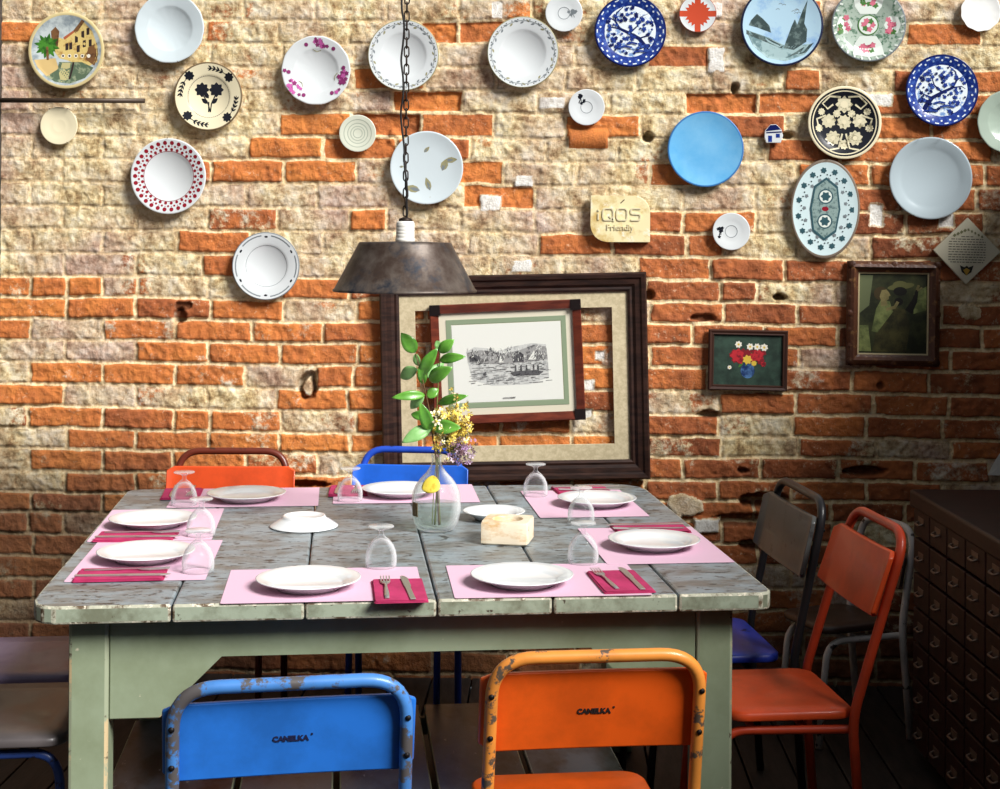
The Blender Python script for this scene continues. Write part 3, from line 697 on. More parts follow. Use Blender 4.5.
def leaf(p0, p1, w, m, fold=.25, droop=.0, face=Vector((0, -1, .25))):
    b = B(); ax = p1-p0; l = ax.length; d = ax.normalized(); side = d.cross(face).normalized(); nrm = side.cross(d).normalized()
    n = 9; rows = []
    for i in range(n+1):
        t = i/n; hw = w/2*(math.sin(PI*t**.85)**.8 if 0 < t < 1 else .0)+.0004
        c = p0+ax*t + nrm*(.10*l*math.sin(PI*t)) + Vector((0, 0, -droop*l*t*t))
        rows.append([b.bm.verts.new(c+side*hw*s_ + nrm*(fold*hw*abs(s_))) for s_ in (-1, -.5, 0, .5, 1)])
    for i in range(n):
        for k in range(4): b.face([rows[i][k], rows[i][k+1], rows[i+1][k+1], rows[i+1][k]], m, True)
    o = b.build('leaf', twig); sd_ = o.modifiers.new('thickness', 'SOLIDIFY'); sd_.thickness = .0006; return o
for (bx, by, tx, ty, w, mm, d0, d1) in [(112, 106, 66, 36, 40, LEAFM, 0, -.02), (120, 160, 58, 190, 36, LEAFL, 0, .03), (146, 246, 38, 248, 26, LEAFM, 0, -.03), (142, 244, 94, 292, 30, LEAFL, 0, .02), (166, 352, 72, 396, 38, LEAFL, 0, -.03), (166, 366, 132, 262, 36, LEAFM, 0, -.035),
        (130, 182, 188, 82, 34, LEAFM, -.01, -.03), (150, 190, 204, 140, 26, LEAFL, 0, .03), (190, 106, 240, 58, 32, LEAFM, .01, .0), (190, 132, 280, 112, 28, LEAFM, .01, -.02), (158, 198, 238, 146, 40, LEAFM, 0, -.035), (152, 254, 188, 224, 28, LEAFM, 0, .01), (186, 276, 290, 238, 26, LEAFM, .01, -.03), (170, 352, 268, 344, 40, LEAFM, 0, -.035), (150, 322, 96, 310, 24, LEAFM, 0, .02), (112, 108, 118, 150, 20, LEAFL, 0, .02), (194, 102, 178, 66, 20, LEAFL, .01, .03), (140, 210, 128, 140, 24, LEAFM, 0, -.02)]:
    leaf(vpt(bx, by, d0), vpt(tx, ty, d1), 1.2*w/3.289/VS, mm, droop=.03)
def sprig(name, label, cat, cen, n, rx, ry, mats, size, stemx):
    t = thing(name, label, cat, (vp.x, vp.y, ZT)); b = B(); r_ = random.Random(n); pts = []
    for k in range(n):
        u = r_.gauss(0, .42); v = r_.gauss(0, .42); c = vpt(cen[0]+u*rx, cen[1]+v*ry, r_.uniform(-.03, .035)); pts.append(c); s_ = size*r_.uniform(.6, 1.2); m = r_.choice(mats)
        rotm = Matrix.Rotation(r_.uniform(0, 6), 4, 'Z') @ Matrix.Rotation(r_.uniform(.6, 2.2), 4, 'X')
        for q in range(5):
            a = 2*PI*q/5; P = [Vector((0, 0, 0)), Vector((math.cos(a-.4)*.7, math.sin(a-.4)*.7, .3)), Vector((math.cos(a), math.sin(a), .38)), Vector((math.cos(a+.4)*.7, math.sin(a+.4)*.7, .3))]
            b.face([b.bm.verts.new(c+(rotm @ p)*s_) for p in P], m)
        b.lathe([], m) if False else None
        b.box(c, (s_*.5, s_*.5, s_*.5), mats[-1], s_*.15, rotm.to_3x3(), None, 1)
    b.build('blossoms', t)
    b = B(); root = vpt(cen[0]*.35+178*.65, 430); b.tube(spl([Vector((stemx, -.006, .015)), Vector((stemx*.6, -.003, .11)), Vector((.004+stemx*.3, -.002, .186)), root, vpt(*cen)]), .0013, STEMM, 6)
    for c in pts[::3]: b.tube([root.lerp(vpt(*cen), .3), root.lerp(c, .6), c], .0006, STEMM, 5)
    b.build('stem', t); return t
YEL = [M('yellow_petal', L(236, 216, 110), .6), M('cream_petal', L(248, 240, 202), .6), M('pale_yellow_petal', L(240, 226, 134), .6), M('gold_petal', L(226, 196, 80), .6)]
sprig('yellow_flower_sprig', 'sprig of small yellow and cream flowers in the glass bottle', 'flower', (234, 345), 190, 66, 84, YEL, .0125, .012)
PUR = [M('lilac_petal', L(176, 142, 186), .7), M('pale_lilac_petal', L(212, 190, 208), .7), M('brown_bud', L(112, 82, 86), .7)]
sprig('lilac_flower_sprig', 'sprig of dry lilac flowers hanging over the rim of the glass bottle', 'flower', (258, 425), 120, 56, 48, PUR, .0085, -.010)

# ------------------------------------------------------------------ pendant lamp
lp = D(405, 270, 3.80); lz = lp.z
lamp = thing('pendant_lamp', 'rusty grey metal pendant lamp hanging on a chain above the table', 'lamp', (lp.x, lp.y, 0)); K_ = 3.8/FPX
zb = CAM.z-(292.5-244)*K_; zt = CAM.z-(243.5-244)*K_; rb, rt = 72*K_, 46.5*K_
RUST = M('rusty_enamel', L(98, 88, 80), .45, .35, var=(L(64, 50, 42), 9, .42, .6), var2=(L(34, 40, 50), 12, .53, .66), bump=(30, .2))
b = B(); b.lathe([(rb-.001, zb), (rb, zb+.001), (rb, zb+.005), (rb-.004, zb+.008), (rt+.002, zt-.006), (rt, zt-.001), (rt-.004, zt+.0015), (.02, zt+.004), (.02, zt+.001), (rt-.006, zt-.003), (rb-.008, zb+.005), (rb-.001, zb)], RUST, 72); b.build('lamp_shade', lamp)
CER = M('white_ceramic', L(236, 234, 226), .3)
b = B(); b.lathe([(0, zt+.001), (.026, zt+.001), (.026, zt+.010), (.0245, zt+.012), (.0245, zt+.052), (.022, zt+.057), (0, zt+.057)], CER, 32)
for k in range(4): b.lathe([(.0246, zt+.014+k*.009), (.0251, zt+.017+k*.009), (.0246, zt+.020+k*.009)], CER, 32)
b.build('socket', lamp)
IRON = M('dark_iron', L(56, 46, 40), .5, .7)
b = B(); b.lathe([(0, zt+.057), (.018, zt+.057), (.017, zt+.064), (.007, zt+.068), (0, zt+.068)], IRON, 24); b.build('cap', lamp)
b = B(); z = zt+.070; k = 0
while z < 2.60:
    hl = .0155; ring = []
    for i in range(16):
        a = 2*PI*i/16; xx = .0062*math.cos(a); zz = .0085*math.sin(a) + (.006 if math.sin(a) > 0 else -.006)
        ring.append((xx, 0, zz) if k % 2 == 0 else (0, xx, zz))
    b.tube([(q[0], q[1], q[2]+z+.0145) for q in ring], .0021, IRON, 6, closed=True); z += .0235; k += 1
b.build('chain', lamp)
b = B(); cab = [Vector((-.010+.004*math.sin(i*1.9)+(.016*math.exp(-((i-2)**2)/2) if i < 6 else 0), -.006+.004*math.cos(i*1.3), zt+.066+i*(2.61-zt-.066)/22)) for i in range(23)]; cab[0] = Vector((.004, 0, zt+.062))
b.tube(spl(cab, 4), .0028, M('black_cable', L(30, 28, 28), .6), 8); b.build('cable', lamp)
b = B(); b.lathe([(0, 2.66), (.05, 2.66), (.05, 2.63), (.02, 2.60), (0, 2.60)], IRON, 24); b.build('ceiling_rose', lamp)

# ------------------------------------------------------------------ things on the wall
YW = -.016
def onwall(px, py, Y=YW): return W(px, py, Y)
def hang(b, name, label, cat, px, py, Y=YW, tilt=0.0, group=None, smooth=True):
    p = onwall(px, py, Y); o = b.build(name, None, p, (PI/2, tilt, 0)); return tag(o, label, cat, group)
PG = 'plates hung on the brick wall'
WHITE = M('plate_white', L(214, 219, 220), .15, coat=.4); COOL = M('plate_cool_white', L(204, 216, 220), .15, coat=.4); CREAM = M('plate_cream', L(232, 222, 188), .18, coat=.4); BACKM = M('plate_foot', L(180, 176, 168), .5)
BLK = M('plate_black', L(28, 30, 38), .25); GREYL = M('plate_grey_line', L(120, 128, 132), .3); RED = M('plate_dark_red', L(140, 28, 44), .25); PINKF = M('plate_pink', L(190, 92, 160), .3); PINKD = M('plate_plum', L(134, 48, 104), .3); OLIVE = M('plate_olive', L(150, 146, 110), .3); LEAFG = M('plate_leaf_green', L(74, 120, 58), .3)
WIRE = M('hanger_wire', L(88, 76, 58), .4, .8)
def zfun(r, kind):
    """front profile of a plate of unit radius"""
    P = {'rim': [(0, .10), (.59, .10), (.625, .150), (.68, .165), (.97, .30), (1, .30)], 'wide': [(0, .09), (.66, .09), (.74, .15), (.98, .26), (1, .26)], 'coupe': [(0, .10), (.5, .105), (.8, .15), (.95, .22), (1, .235)],
         'flat': [(0, .12), (.80, .12), (.90, .145), (1, .17)], 'saucer': [(0, .12), (.30, .12), (.335, .132), (.37, .128), (.6, .17), (.95, .28), (1, .28)]}[kind]
    P = [(a, .085+(z_-.10)*.55) for a, z_ in P]
    def f(x):
        for (a, za), (c, zc) in zip(P, P[1:]):
            if x <= c: return za+(zc-za)*(x-a)/(c-a)
        return P[-1][1]
    return [(a*r, z*r) for a, z in P], lambda q: f(q/r)*r
def wplate(rpx, kind, m, rimm=None, sx=1.0, sy=1.0, wob=None, wellm=None, seg=72, rims=.955):
    r = rpx/S_WALL; P, f = zfun(r, kind); b = B()
    back = [(0, .0), (.55*r, .0), (.60*r, .02*r, BACKM), (.97*r, P[-1][1]-.055*r), (r, P[-1][1]-.03*r)]
    fr = [(r, P[-1][1]-.012*r, rimm or m), (.99*r, f(.985*r), rimm or m), (rims*r, f(rims*r), rimm or m)]
    inner = [(q, z, (wellm if wellm and q <= .65*r else m)) for q, z in P[::-1] if q < rims*r-1e-6]
    b.lathe(back+fr+inner, m, seg, True, sx, sy, wob)
    return b, r, f
def hooks(o, r, n=2, th=.5, up=False, sy=1.0, zr=.28):
    for k in range(n):
        a = (PI/2 if up else -PI/2)+(k-(n-1)/2)*th; c, s_ = math.cos(a), math.sin(a); b = B()
        b.tube([(c*r*.985, s_*r*.985*sy, zr*r+.003), (c*(r+.003), s_*(r+.003)*sy, zr*r+.002), (c*(r+.003), s_*(r+.003)*sy, zr*r-.010)], .0011, WIRE, 6); b.build('hanger_hook', o)

# 1 painted canal town
sky = M('paint_sky', L(190, 200, 200), .35, var=(L(140, 152, 158), 20, .45, .6)); 
b, r, f = wplate(38.5, 'coupe', sky, M('plate_tan_rim', L(206, 190, 140), .3), rims=.92); fp0 = f
def pp(pts, m, k=r): b.poly([(x*k, y*k) for x, y in pts], m, zf=f)
OCH = M('paint_ochre', L(214, 190, 120), .4, var=(L(170, 130, 70), 40, .5, .62)); OCHD = M('paint_brown', L(120, 84, 52), .4, var=(L(80, 54, 36), 50, .5, .6)); CAN = M('paint_canal', L(88, 106, 84), .3, var=(L(150, 160, 130), 40, .5, .62)); PAV = M('paint_quay', L(206, 178, 120), .4); PALM = M('paint_palm', L(70, 132, 44), .4, var=(L(36, 84, 26), 50, .45, .6)); DKP = M('paint_dark', L(52, 40, 38), .4); WHP = M('paint_white', L(236, 230, 212), .4)
pp([(-.1, .3), (.15, .5), (.45, .75), (.68, .5), (.82, .1), (.82, -.3), (.5, -.45), (.0, -.25), (-.2, -.2), (-.35, .0), (-.3, .38)], OCH)
pp([(.15, .5), (.40, .80), (.48, .76), (.24, .44)], OCHD); pp([(-.42, .5), (-.3, .62), (-.2, .5), (-.24, .1), (-.4, .1)], OCHD); pp([(.5, .05), (.8, .2), (.84, -.1), (.74, -.4), (.45, -.2)], OCHD)
for wx_, wy_ in ((.25, .3), (.42, .42), (.56, .5), (.3, .05), (.0, .1), (.1, .12), (.62, .2), (.46, .18)): pp([(wx_-.04, wy_-.1), (wx_+.04, wy_-.08), (wx_+.04, wy_+.1), (wx_-.04, wy_+.08)], DKP)
pp([(-.1, .34), (.16, .52), (.2, .48), (-.06, .28)], M('paint_roof', L(170, 92, 60), .4))
for k in range(5): b.disc((-.1+.17*k)*r, (-.14-.0*k)*r, .05*r, WHP, zf=f, n=10); b.disc((-.1+.17*k)*r, (-.14)*r, .03*r, DKP, zf=f, n=8)
pp([(-.85, -.25), (-.3, -.2), (-.2, -.5), (-.5, -.7), (-.75, -.45)], PAV); pp([(-.2, -.3), (.4, -.3), (.72, -.45), (.5, -.72), (.1, -.87), (-.3, -.82), (-.52, -.68), (-.25, -.5)], CAN); pp([(-.12, -.32), (.1, -.32), (.05, -.75), (-.14, -.84), (-.2, -.6)], M('paint_water_light', L(190, 182, 130), .4)); b.stroke([(.18*r, -.3*r), (.14*r, -.5*r), (.08*r, -.75*r)], .05*r, DKP, zf=f)
for k in range(16): 
    a = PI*2*k/16+.2; b.leafshape(-.52*r, .12*r, (.34 if k % 2 else .26)*r, .12*r, a, PALM, zf=f)
b.stroke([(-.52*r, .1*r), (-.5*r, -.25*r)], .06*r, OCHD, zf=f)
o = hang(b, 'decorative_plate', 'painted plate of a palm and old houses along a canal, on the brick wall', 'plate', 68, 51, group=PG)
# 2 plain cool white, scalloped
sc = lambda a, r_: 1+.005*math.cos(14*a)
b, r, f = wplate(35, 'rim', COOL, wob=sc); o = hang(b, 'decorative_plate', 'plain white scalloped plate above the cream plate with black flowers', 'plate', 171, 29, group=PG); hooks(o, r, 2, .55)
# 3 cream with black flowers
b, r, f = wplate(34.5, 'rim', CREAM, M('plate_brown_edge', L(110, 92, 66), .4)); b.ring(.60*r, .63*r, BLK, zf=f)
for x, y in ((-.2, .2), (.22, .2)): b.flower(x*r, y*r, .22*r, BLK, n=8, zf=f)
for P in ([(-.2, .1), (-.02, -.2), (.05, -.45)], [(.22, .1), (.08, -.2), (.05, -.45)], [(.0, -.45), (.0, -.15)]): b.stroke([(x*r, y*r) for x, y in P], .035*r, BLK, zf=f)
for x, y, a in ((-.02, -.2, 2.5), (.08, -.2, .7), (-.0, -.05, 2.2)): b.leafshape(x*r, y*r, .24*r, .13*r, a, BLK, zf=f)
for k in range(4):
    a = .75+k*PI/2; b.flower(.82*r*math.cos(a), .82*r*math.sin(a), .15*r, BLK, n=8, zf=f)
    for t in (.28, .42, .56, .7): 
        for s_ in (-1, 1): b.leafshape(.82*r*math.cos(a+t), .82*r*math.sin(a+t), .13*r, .05*r, a+t+PI/2+s_*.6, BLK, zf=f)
    b.stroke([(.82*r*math.cos(a+t), .82*r*math.sin(a+t)) for t in (.15, .3, .45, .6, .75, .85)], .02*r, BLK, zf=f)
o = hang(b, 'decorative_plate', 'cream plate with two black flowers and a black leafy border', 'plate', 209.5, 97, group=PG)
# 4 little cream saucer
b, r, f = wplate(19, 'saucer', CREAM); o = hang(b, 'decorative_plate', 'small plain cream saucer under the metal rod', 'plate', 60, 126, group=PG); hooks(o, r, 2, 1.0); hooks(o, r, 2, 1.0, True)
# 5 red dots
b, r, f = wplate(38, 'rim', WHITE)
for k in range(30):
    a = 2*PI*k/30; b.disc(.88*r*math.cos(a), .88*r*math.sin(a), .055*r, RED, zf=f, n=10); b.disc(.79*r*math.cos(a+.1), .79*r*math.sin(a+.1), .030*r, RED, zf=f, n=8); b.disc(.71*r*math.cos(a), .71*r*math.sin(a), .042*r, RED, zf=f, n=8)
    b.disc(.80*r*math.cos(a), .80*r*math.sin(a), .014*r, RED, zf=f, n=6)
b.ring(.655*r, .668*r, RED, zf=f); o = hang(b, 'decorative_plate', 'white plate ringed with dark red dots', 'plate', 170, 176.5, group=PG); hooks(o, r, 1, 0, True)
# 6 white with grey marks on rim
b, r, f = wplate(34, 'rim', WHITE, GREYL, rims=.97)
for k in range(6):
    a = PI/6+k*PI/3; b.disc(.86*r*math.cos(a), .86*r*math.sin(a), .055*r, BLK, zf=f, n=8, ry=.03*r, rot=a+PI/2)
    b.stroke([(.9*r*math.cos(a+t), .9*r*math.sin(a+t)) for t in (.15, .3, .45, .6, .75, .88)], .035*r, GREYL, zf=f)
b.ring(.60*r, .612*r, GREYL, zf=f); o = hang(b, 'decorative_plate', 'white plate with broken grey rim line, lowest on the wall near the lamp', 'plate', 267, 266, group=PG)
# 7 pink flower sprays
b, r, f = wplate(34.5, 'rim', WHITE, wob=sc)
for a, s_ in ((1.45, 1), (3.75, 1), (-.4, 1)):
    for k in range(16):
        t = a+random.gauss(0, .20); q = r*random.uniform(.68, .92); b.flower(q*math.cos(t), q*math.sin(t), random.uniform(.05, .085)*r, random.choice([PINKF, PINKF, PINKD]), None, 5, zf=f, a0=random.random())
    for d in (-.55, .5): b.disc(.8*r*math.cos(a+d), .8*r*math.sin(a+d), .06*r, PINKD, zf=f, n=8)
    b.stroke([(.62*r*math.cos(a+.3), .62*r*math.sin(a+.3)), (.55*r*math.cos(a+.1), .55*r*math.sin(a+.1)), (.60*r*math.cos(a-.1), .6*r*math.sin(a-.1))], .02*r, OLIVE, zf=f)
o = hang(b, 'decorative_plate', 'white scalloped plate with three sprays of pink flowers on its rim', 'plate', 317, 71, group=PG)
# 8 small celadon saucer
b, r, f = wplate(18.5, 'saucer', M('plate_celadon', L(212, 216, 198), .2, coat=.3)); LN = M('plate_celadon_line', L(168, 176, 160), .3)
for q in (.22, .36, .52, .72): b.ring(q*r, (q+.045)*r, LN, zf=f)
o = hang(b, 'decorative_plate', 'small pale green saucer with concentric rings', 'plate', 358, 133.5, group=PG); hooks(o, r, 2, .9)
# 9 and 11 patterned rim pair
def garland():
    b, r, f = wplate(35.5, 'rim', WHITE, OLIVE, rims=.975)
    for k in range(34):
        a = 2*PI*k/34; b.leafshape(.86*r*math.cos(a), .86*r*math.sin(a), .12*r, .05*r, a+PI/2+.5*(-1)**k, GREYL if k % 3 else OLIVE, zf=f); b.disc(.92*r*math.cos(a), .92*r*math.sin(a), .018*r, BLK, zf=f, n=6)
    b.stroke([(.885*r*math.cos(2*PI*k/60+.0), .885*r*math.sin(2*PI*k/60)) for k in range(61)], .014*r, GREYL, zf=f); return b, r
b, r = garland(); o = hang(b, 'decorative_plate', 'white plate with leafy garland rim behind the lamp chain', 'plate', 404, 56, group=PG); hooks(o, r, 2, .6)
b, r = garland(); o = hang(b, 'decorative_plate', 'white plate with leafy garland rim, clear of the lamp chain', 'plate', 523, 53, tilt=.3, group=PG); hooks(o, r, 2, .6)
# 10 scattered leaves
b, r, f = wplate(36.5, 'coupe', COOL)
for x, y, l, w_, a in ((-.08, .42, .22, .1, .8), (.5, .2, .34, .16, .1), (.42, -.08, .36, .2, 1.2), (-.18, -.62, .42, .2, 2.9), (.1, -.62, .38, .16, 1.9), (-.75, .02, .12, .06, .1)): b.leafshape(x*r, y*r, l*r, w_*r, a, OLIVE, zf=f); b.leafshape(x*r, y*r, l*.7*r, w_*.5*r, a, GREYL, zf=f)
b.disc(.1*r, -.8*r, .012*r, OLIVE, zf=f, n=6)
o = hang(b, 'decorative_plate', 'white rimless plate scattered with drifting olive leaves', 'plate', 427, 168, group=PG); hooks(o, r, 1, 0)
# 12,13 & 26 small saucers with a corner motif
def motif(x, y, rpx, sprx, spry, m):
    b, r, f = wplate(rpx, 'saucer', WHITE); b.ring(.30*r, .335*r, GREYL, zf=f)
    for k in range(9): b.flower((sprx+random.gauss(0, .1))*r, (spry+random.gauss(0, .12))*r, .10*r, m, None, 5, zf=f, a0=k)
    for k in range(3): b.stroke([(sprx*r, spry*r), ((sprx+random.uniform(-.25, .25))*r, (spry-.28)*r)], .03*r, m, zf=f)
    return b, r
b, r = motif(0, 0, 18.5, .42, .05, GREYL); o = hang(b, 'decorative_plate', 'small white saucer with a faint grey sprig, next to the upper blue tree plate', 'plate', 564, 13.5, group=PG); hooks(o, r, 2, .8)
b, r = motif(0, 0, 18, -.32, .5, BLK); o = hang(b, 'decorative_plate', 'small white saucer with a black sprig above the broken clay pipe', 'plate', 586.5, 107.5, group=PG); hooks(o, r, 2, .8)
b, r = motif(0, 0, 18.5, -.55, .08, BLK); o = hang(b, 'decorative_plate', 'small white saucer with a dark sprig, directly below the plain sky blue plate', 'plate', 731, 231.5, group=PG)
# 14, 21 blue transfer ware
TB = M('transfer_blue', L(28, 52, 132), .2, var=(L(60, 92, 170), 60, .5, .6), coat=.4); TBD = M('transfer_dark_blue', L(14, 26, 84), .2); TW_ = M('transfer_white', L(226, 236, 240), .2, var=(L(120, 154, 206), 46, .55, .62), coat=.4)
def tree_plate(flipx, seed):
    r_ = random.Random(seed); b, r, f = wplate(35.5, 'wide', TB, TBD, seg=72); g_ = -1 if flipx else 1
    b.poly([(q*math.cos(a), q*math.sin(a)) for a, q in ((2*PI*i/72, r*(.74+.035*math.cos(9*2*PI*i/72))) for i in range(72))], TW_, zf=lambda q: f(.7*r)+.0006)
    zz = lambda q: f(.7*r)+.0007
    for k in range(22):
        a = 2*PI*k/22; b.stroke([(.92*r*math.cos(a+t), .92*r*math.sin(a+t)) for t in (-.06, 0, .06)], .03*r, TW_, zf=f); b.disc(.84*r*math.cos(a+.14), .84*r*math.sin(a+.14), .03*r, TW_, zf=f, n=6)
    TR = [(.55, -.7), (.42, -.42), (.25, -.2), (-.02, -.05), (-.3, .08), (-.42, .3), (-.38, .52), (-.2, .68)]
    b.stroke([(x*g_*r, y*r) for x, y in TR], .14*r, TBD, zf=zz, taper=True)
    for P in ([(-.02, -.05), (.2, .15), (.28, .4), (.5, .5)], [(-.3, .08), (-.55, .12), (-.66, .05)], [(.25, -.2), (.5, -.1), (.62, .05)], [(-.42, .3), (-.6, .4)], [(.42, -.42), (.2, -.52), (-.1, -.5)]): b.stroke([(x*g_*r, y*r) for x, y in P], .05*r, TBD, zf=zz, taper=True)
    for k in range(95):
        a = r_.uniform(0, 2*PI); q = .69*r*math.sqrt(r_.random()); b.flower(q*math.cos(a), q*math.sin(a), r_.uniform(.03, .075)*r, r_.choice([TBD, TB, TB]), None, 5, zf=zz, a0=r_.random())
    for x, y, w_ in ((-.35, -.45, .4), (.1, -.58, .4), (-.1, -.35, .3)): b.stroke([(x*g_*r, y*r), ((x+w_/2)*g_*r, (y+.04)*r), ((x+w_)*g_*r, y*r)], .05*r, TB, zf=zz)
    return b, r
b, r = tree_plate(False, 3); o = hang(b, 'decorative_plate', 'blue and white plate with a leaning tree, near the top of the wall', 'plate', 630, 32, group=PG)
b, r = tree_plate(True, 4); o = hang(b, 'decorative_plate', 'blue and white plate with a leaning tree, just above the big grey platter', 'plate', 940.5, 91, group=PG)
# 15 red cross plate
RC = M('plate_rust_red', L(196, 74, 44), .25, coat=.3); b, r, f = wplate(18.5, 'flat', RC, M('plate_rust_rim', L(150, 70, 50), .3))
for k in range(4):
    a = PI/4+k*PI/2; P = []
    for i in range(9):
        t = a-.62+1.24*i/8; q = .97; P.append((q*r*math.cos(t), q*r*math.sin(t)))
    for i in range(7): t = a+.5-1.0*i/6; q = .62+(.12 if i % 2 else -.05); P.append((q*r*math.cos(t), q*r*math.sin(t)))
    b.poly(P, WHITE, zf=f)
o = hang(b, 'decorative_plate', 'small rust red plate with four white scalloped corners', 'plate', 697.5, 14, group=PG)
# 16 landscape with spire
SKYB = M('paint_pale_blue', L(176, 208, 226), .2, var=(L(112, 158, 214), 9, .5, .68), coat=.4); GRN = M('paint_grey_green', L(58, 74, 74), .3, var=(L(100, 118, 116), 50, .5, .6)); LAKE = M('paint_lake', L(158, 184, 186), .25, var=(L(108, 136, 140), 30, .5, .6)); NAVY = M('plate_navy_rim', L(26, 34, 66), .3)
b, r, f = wplate(40.5, 'coupe', SKYB, NAVY, rims=.95); zz = f
def pp(pts, m): b.poly([(x*r, y*r) for x, y in pts], m, zf=zz)
pp([(-.88, -.1), (-.3, -.3), (.1, -.5), (.75, -.45), (.55, -.72), (.1, -.88), (-.35, -.8), (-.7, -.5)], LAKE)
pp([(.05, -.55), (.25, -.0), (.32, .15), (.38, .02), (.50, .35), (.62, .62), (.58, .3), (.55, .05), (.62, -.1), (.6, -.4), (.3, -.6)], GRN); pp([(-.75, .12), (-.6, .28), (-.45, .16), (-.3, .0), (-.25, -.18), (-.6, -.05), (-.8, -.0)], GRN); pp([(-.86, -.12), (-.4, -.28), (.05, -.5), (.0, -.56), (-.5, -.36), (-.86, -.22)], GRN); pp([(.1, -.8), (.5, -.55), (.78, -.42), (.6, -.66)], GRN)
for k in range(12): x, y = random.uniform(-.4, .4), random.uniform(.25, .75); b.stroke([(x*r, y*r), ((x+.05)*r, (y+.025)*r), ((x+.09)*r, y*r)], .014*r, GREYL, zf=zz)
o = hang(b, 'decorative_plate', 'pale blue plate painted with a church spire beside water', 'plate', 781, 26, group=PG)
# 17 rose medallion
MG = M('plate_sage', L(166, 182, 168), .25, var=(L(86, 118, 96), 55, .5, .6), coat=.3); PK = M('plate_rose', L(206, 112, 132), .3, var=(L(150, 50, 80), 60, .55, .62)); MW = M('plate_mint_white', L(218, 226, 218), .25)
b, r, f = wplate(36.5, 'wide', MG, GREYL); zz = f
for k in range(4):
    a = k*PI/2
    P = [(.30, -.22), (.5, -.36), (.8, -.42), (.88, 0), (.8, .42), (.5, .36), (.30, .22)]
    if k % 2 == 0: P = [(.42, 0), (.55, -.24), (.78, -.22), (.86, 0), (.78, .22), (.55, .24)]
    b.poly([((x*math.cos(a)-y*math.sin(a))*r, (x*math.sin(a)+y*math.cos(a))*r) for x, y in P], MW, zf=f)
    for j in range(9):
        x, y = random.uniform(.52, .76), random.uniform(-.2, .2); b.flower((x*math.cos(a)-y*math.sin(a))*r, (x*math.sin(a)+y*math.cos(a))*r, .09*r, random.choice([PK, PK, LEAFG]), None, 5, zf=f, a0=j)
for k in range(28): a = 2*PI*k/28; b.stroke([(.88*r*math.cos(a), .88*r*math.sin(a)), (.96*r*math.cos(a+.05), .96*r*math.sin(a+.05))], .05*r, MW, zf=zz)
b.disc(0, 0, .27*r, MW, zf=f, n=28); b.ring(.25*r, .28*r, LEAFG, zf=f)
for k in range(6): b.flower(.12*r*math.cos(k), .12*r*math.sin(k), .09*r, random.choice([PK, LEAFG]), None, 5, zf=f)
o = hang(b, 'decorative_plate', 'green plate with pink rose panels around a small medallion', 'plate', 867.5, 25.5, group=PG)
# 18 white shell dish
SHELL = M('bright_white_glaze', L(246, 246, 242), .2, coat=.5)
b, r, f = wplate(19.5, 'coupe', SHELL, wob=lambda a, r_: 1+.018*math.cos(11*a)-.09*max(0, math.cos(a-PI/2))**10); o = hang(b, 'decorative_plate', 'small bright white shell shaped dish in the top corner', 'plate', 980, 12, group=PG)
# 19 sky blue
b, r, f = wplate(37.5, 'coupe', M('sky_blue_glaze', L(92, 170, 222), .14, var=(L(128, 192, 232), 5, .4, .7), coat=.6), M('sky_blue_rim', L(60, 120, 180), .3)); o = hang(b, 'decorative_plate', 'plain glossy sky blue plate', 'plate', 705, 149.5, group=PG); hooks(o, r, 2, .75)
# 20 tiny blue and white ornament
b = B(); r = 9.5/S_WALL
b.prism([(-.8*r, -.95*r), (.7*r, -.95*r), (.95*r, -.2*r), (.75*r, .5*r), (.2*r, 1.0*r), (-.4*r, .95*r), (-.95*r, .3*r), (-.98*r, -.4*r)], 0, .012, WHITE, .002)
b.poly([(-.9*r, .25*r), (.75*r, .45*r), (.2*r, .95*r), (-.4*r, .9*r)], TBD, .0125); b.poly([(-.6*r, -.85*r), (-.2*r, -.85*r), (-.2*r, -.2*r), (-.6*r, -.2*r)], TB, .0125); b.poly([(.2*r, -.4*r), (.6*r, -.4*r), (.6*r, .0*r), (.2*r, .0*r)], TB, .0125); b.stroke([(-.8*r, .1*r), (.8*r, .2*r)], .14*r, TBD, .0125)
tag(b.build('wall_ornament', None, onwall(773.5, 134), (PI/2, 0, 0)), 'tiny blue and white ceramic ornament beside the sky blue plate', 'ornament')
# 22 black plate with cream scrolls
b, r, f = wplate(36, 'wide', BLK, CREAM, rims=.93); b.ring(.85*r, .88*r, CREAM, zf=f); GLD = M('plate_ivory', L(216, 208, 176), .3, var=(L(150, 142, 112), 60, .52, .6)); zz = f
b.flower(0, .5*r, .24*r, GLD, None, 8, zf=zz); b.disc(0, .5*r, .1*r, CREAM, zf=zz)
for x, y, q in ((-.42, .05, .26), (.42, .05, .26), (0, .02, .26), (-.3, -.42, .27), (.3, -.42, .27), (0, -.6, .18), (-.68, -.15, .14), (.68, -.15, .14), (-.62, .3, .13), (.62, .3, .13), (-.2, .25, .14), (.2, .25, .14)):
    b.flower(x*r, y*r, q*.8*r, GLD, CREAM, 9, zf=zz, a0=x*3); b.ring(0, .01*r, GLD, zf=zz) if False else None
for s_ in (-1, 1):
    for P in ([(.1, .7), (.4, .72), (.6, .52), (.45, .38), (.3, .5)], [(.5, .2), (.75, .1), (.7, -.1)], [(.05, -.3), (.15, -.7), (.4, -.75)]): b.stroke([(s_*x*r, y*r) for x, y in P], .05*r, GLD, zf=zz)
o = hang(b, 'decorative_plate', 'black plate covered with ivory scrollwork flowers', 'plate', 843.5, 123, group=PG)
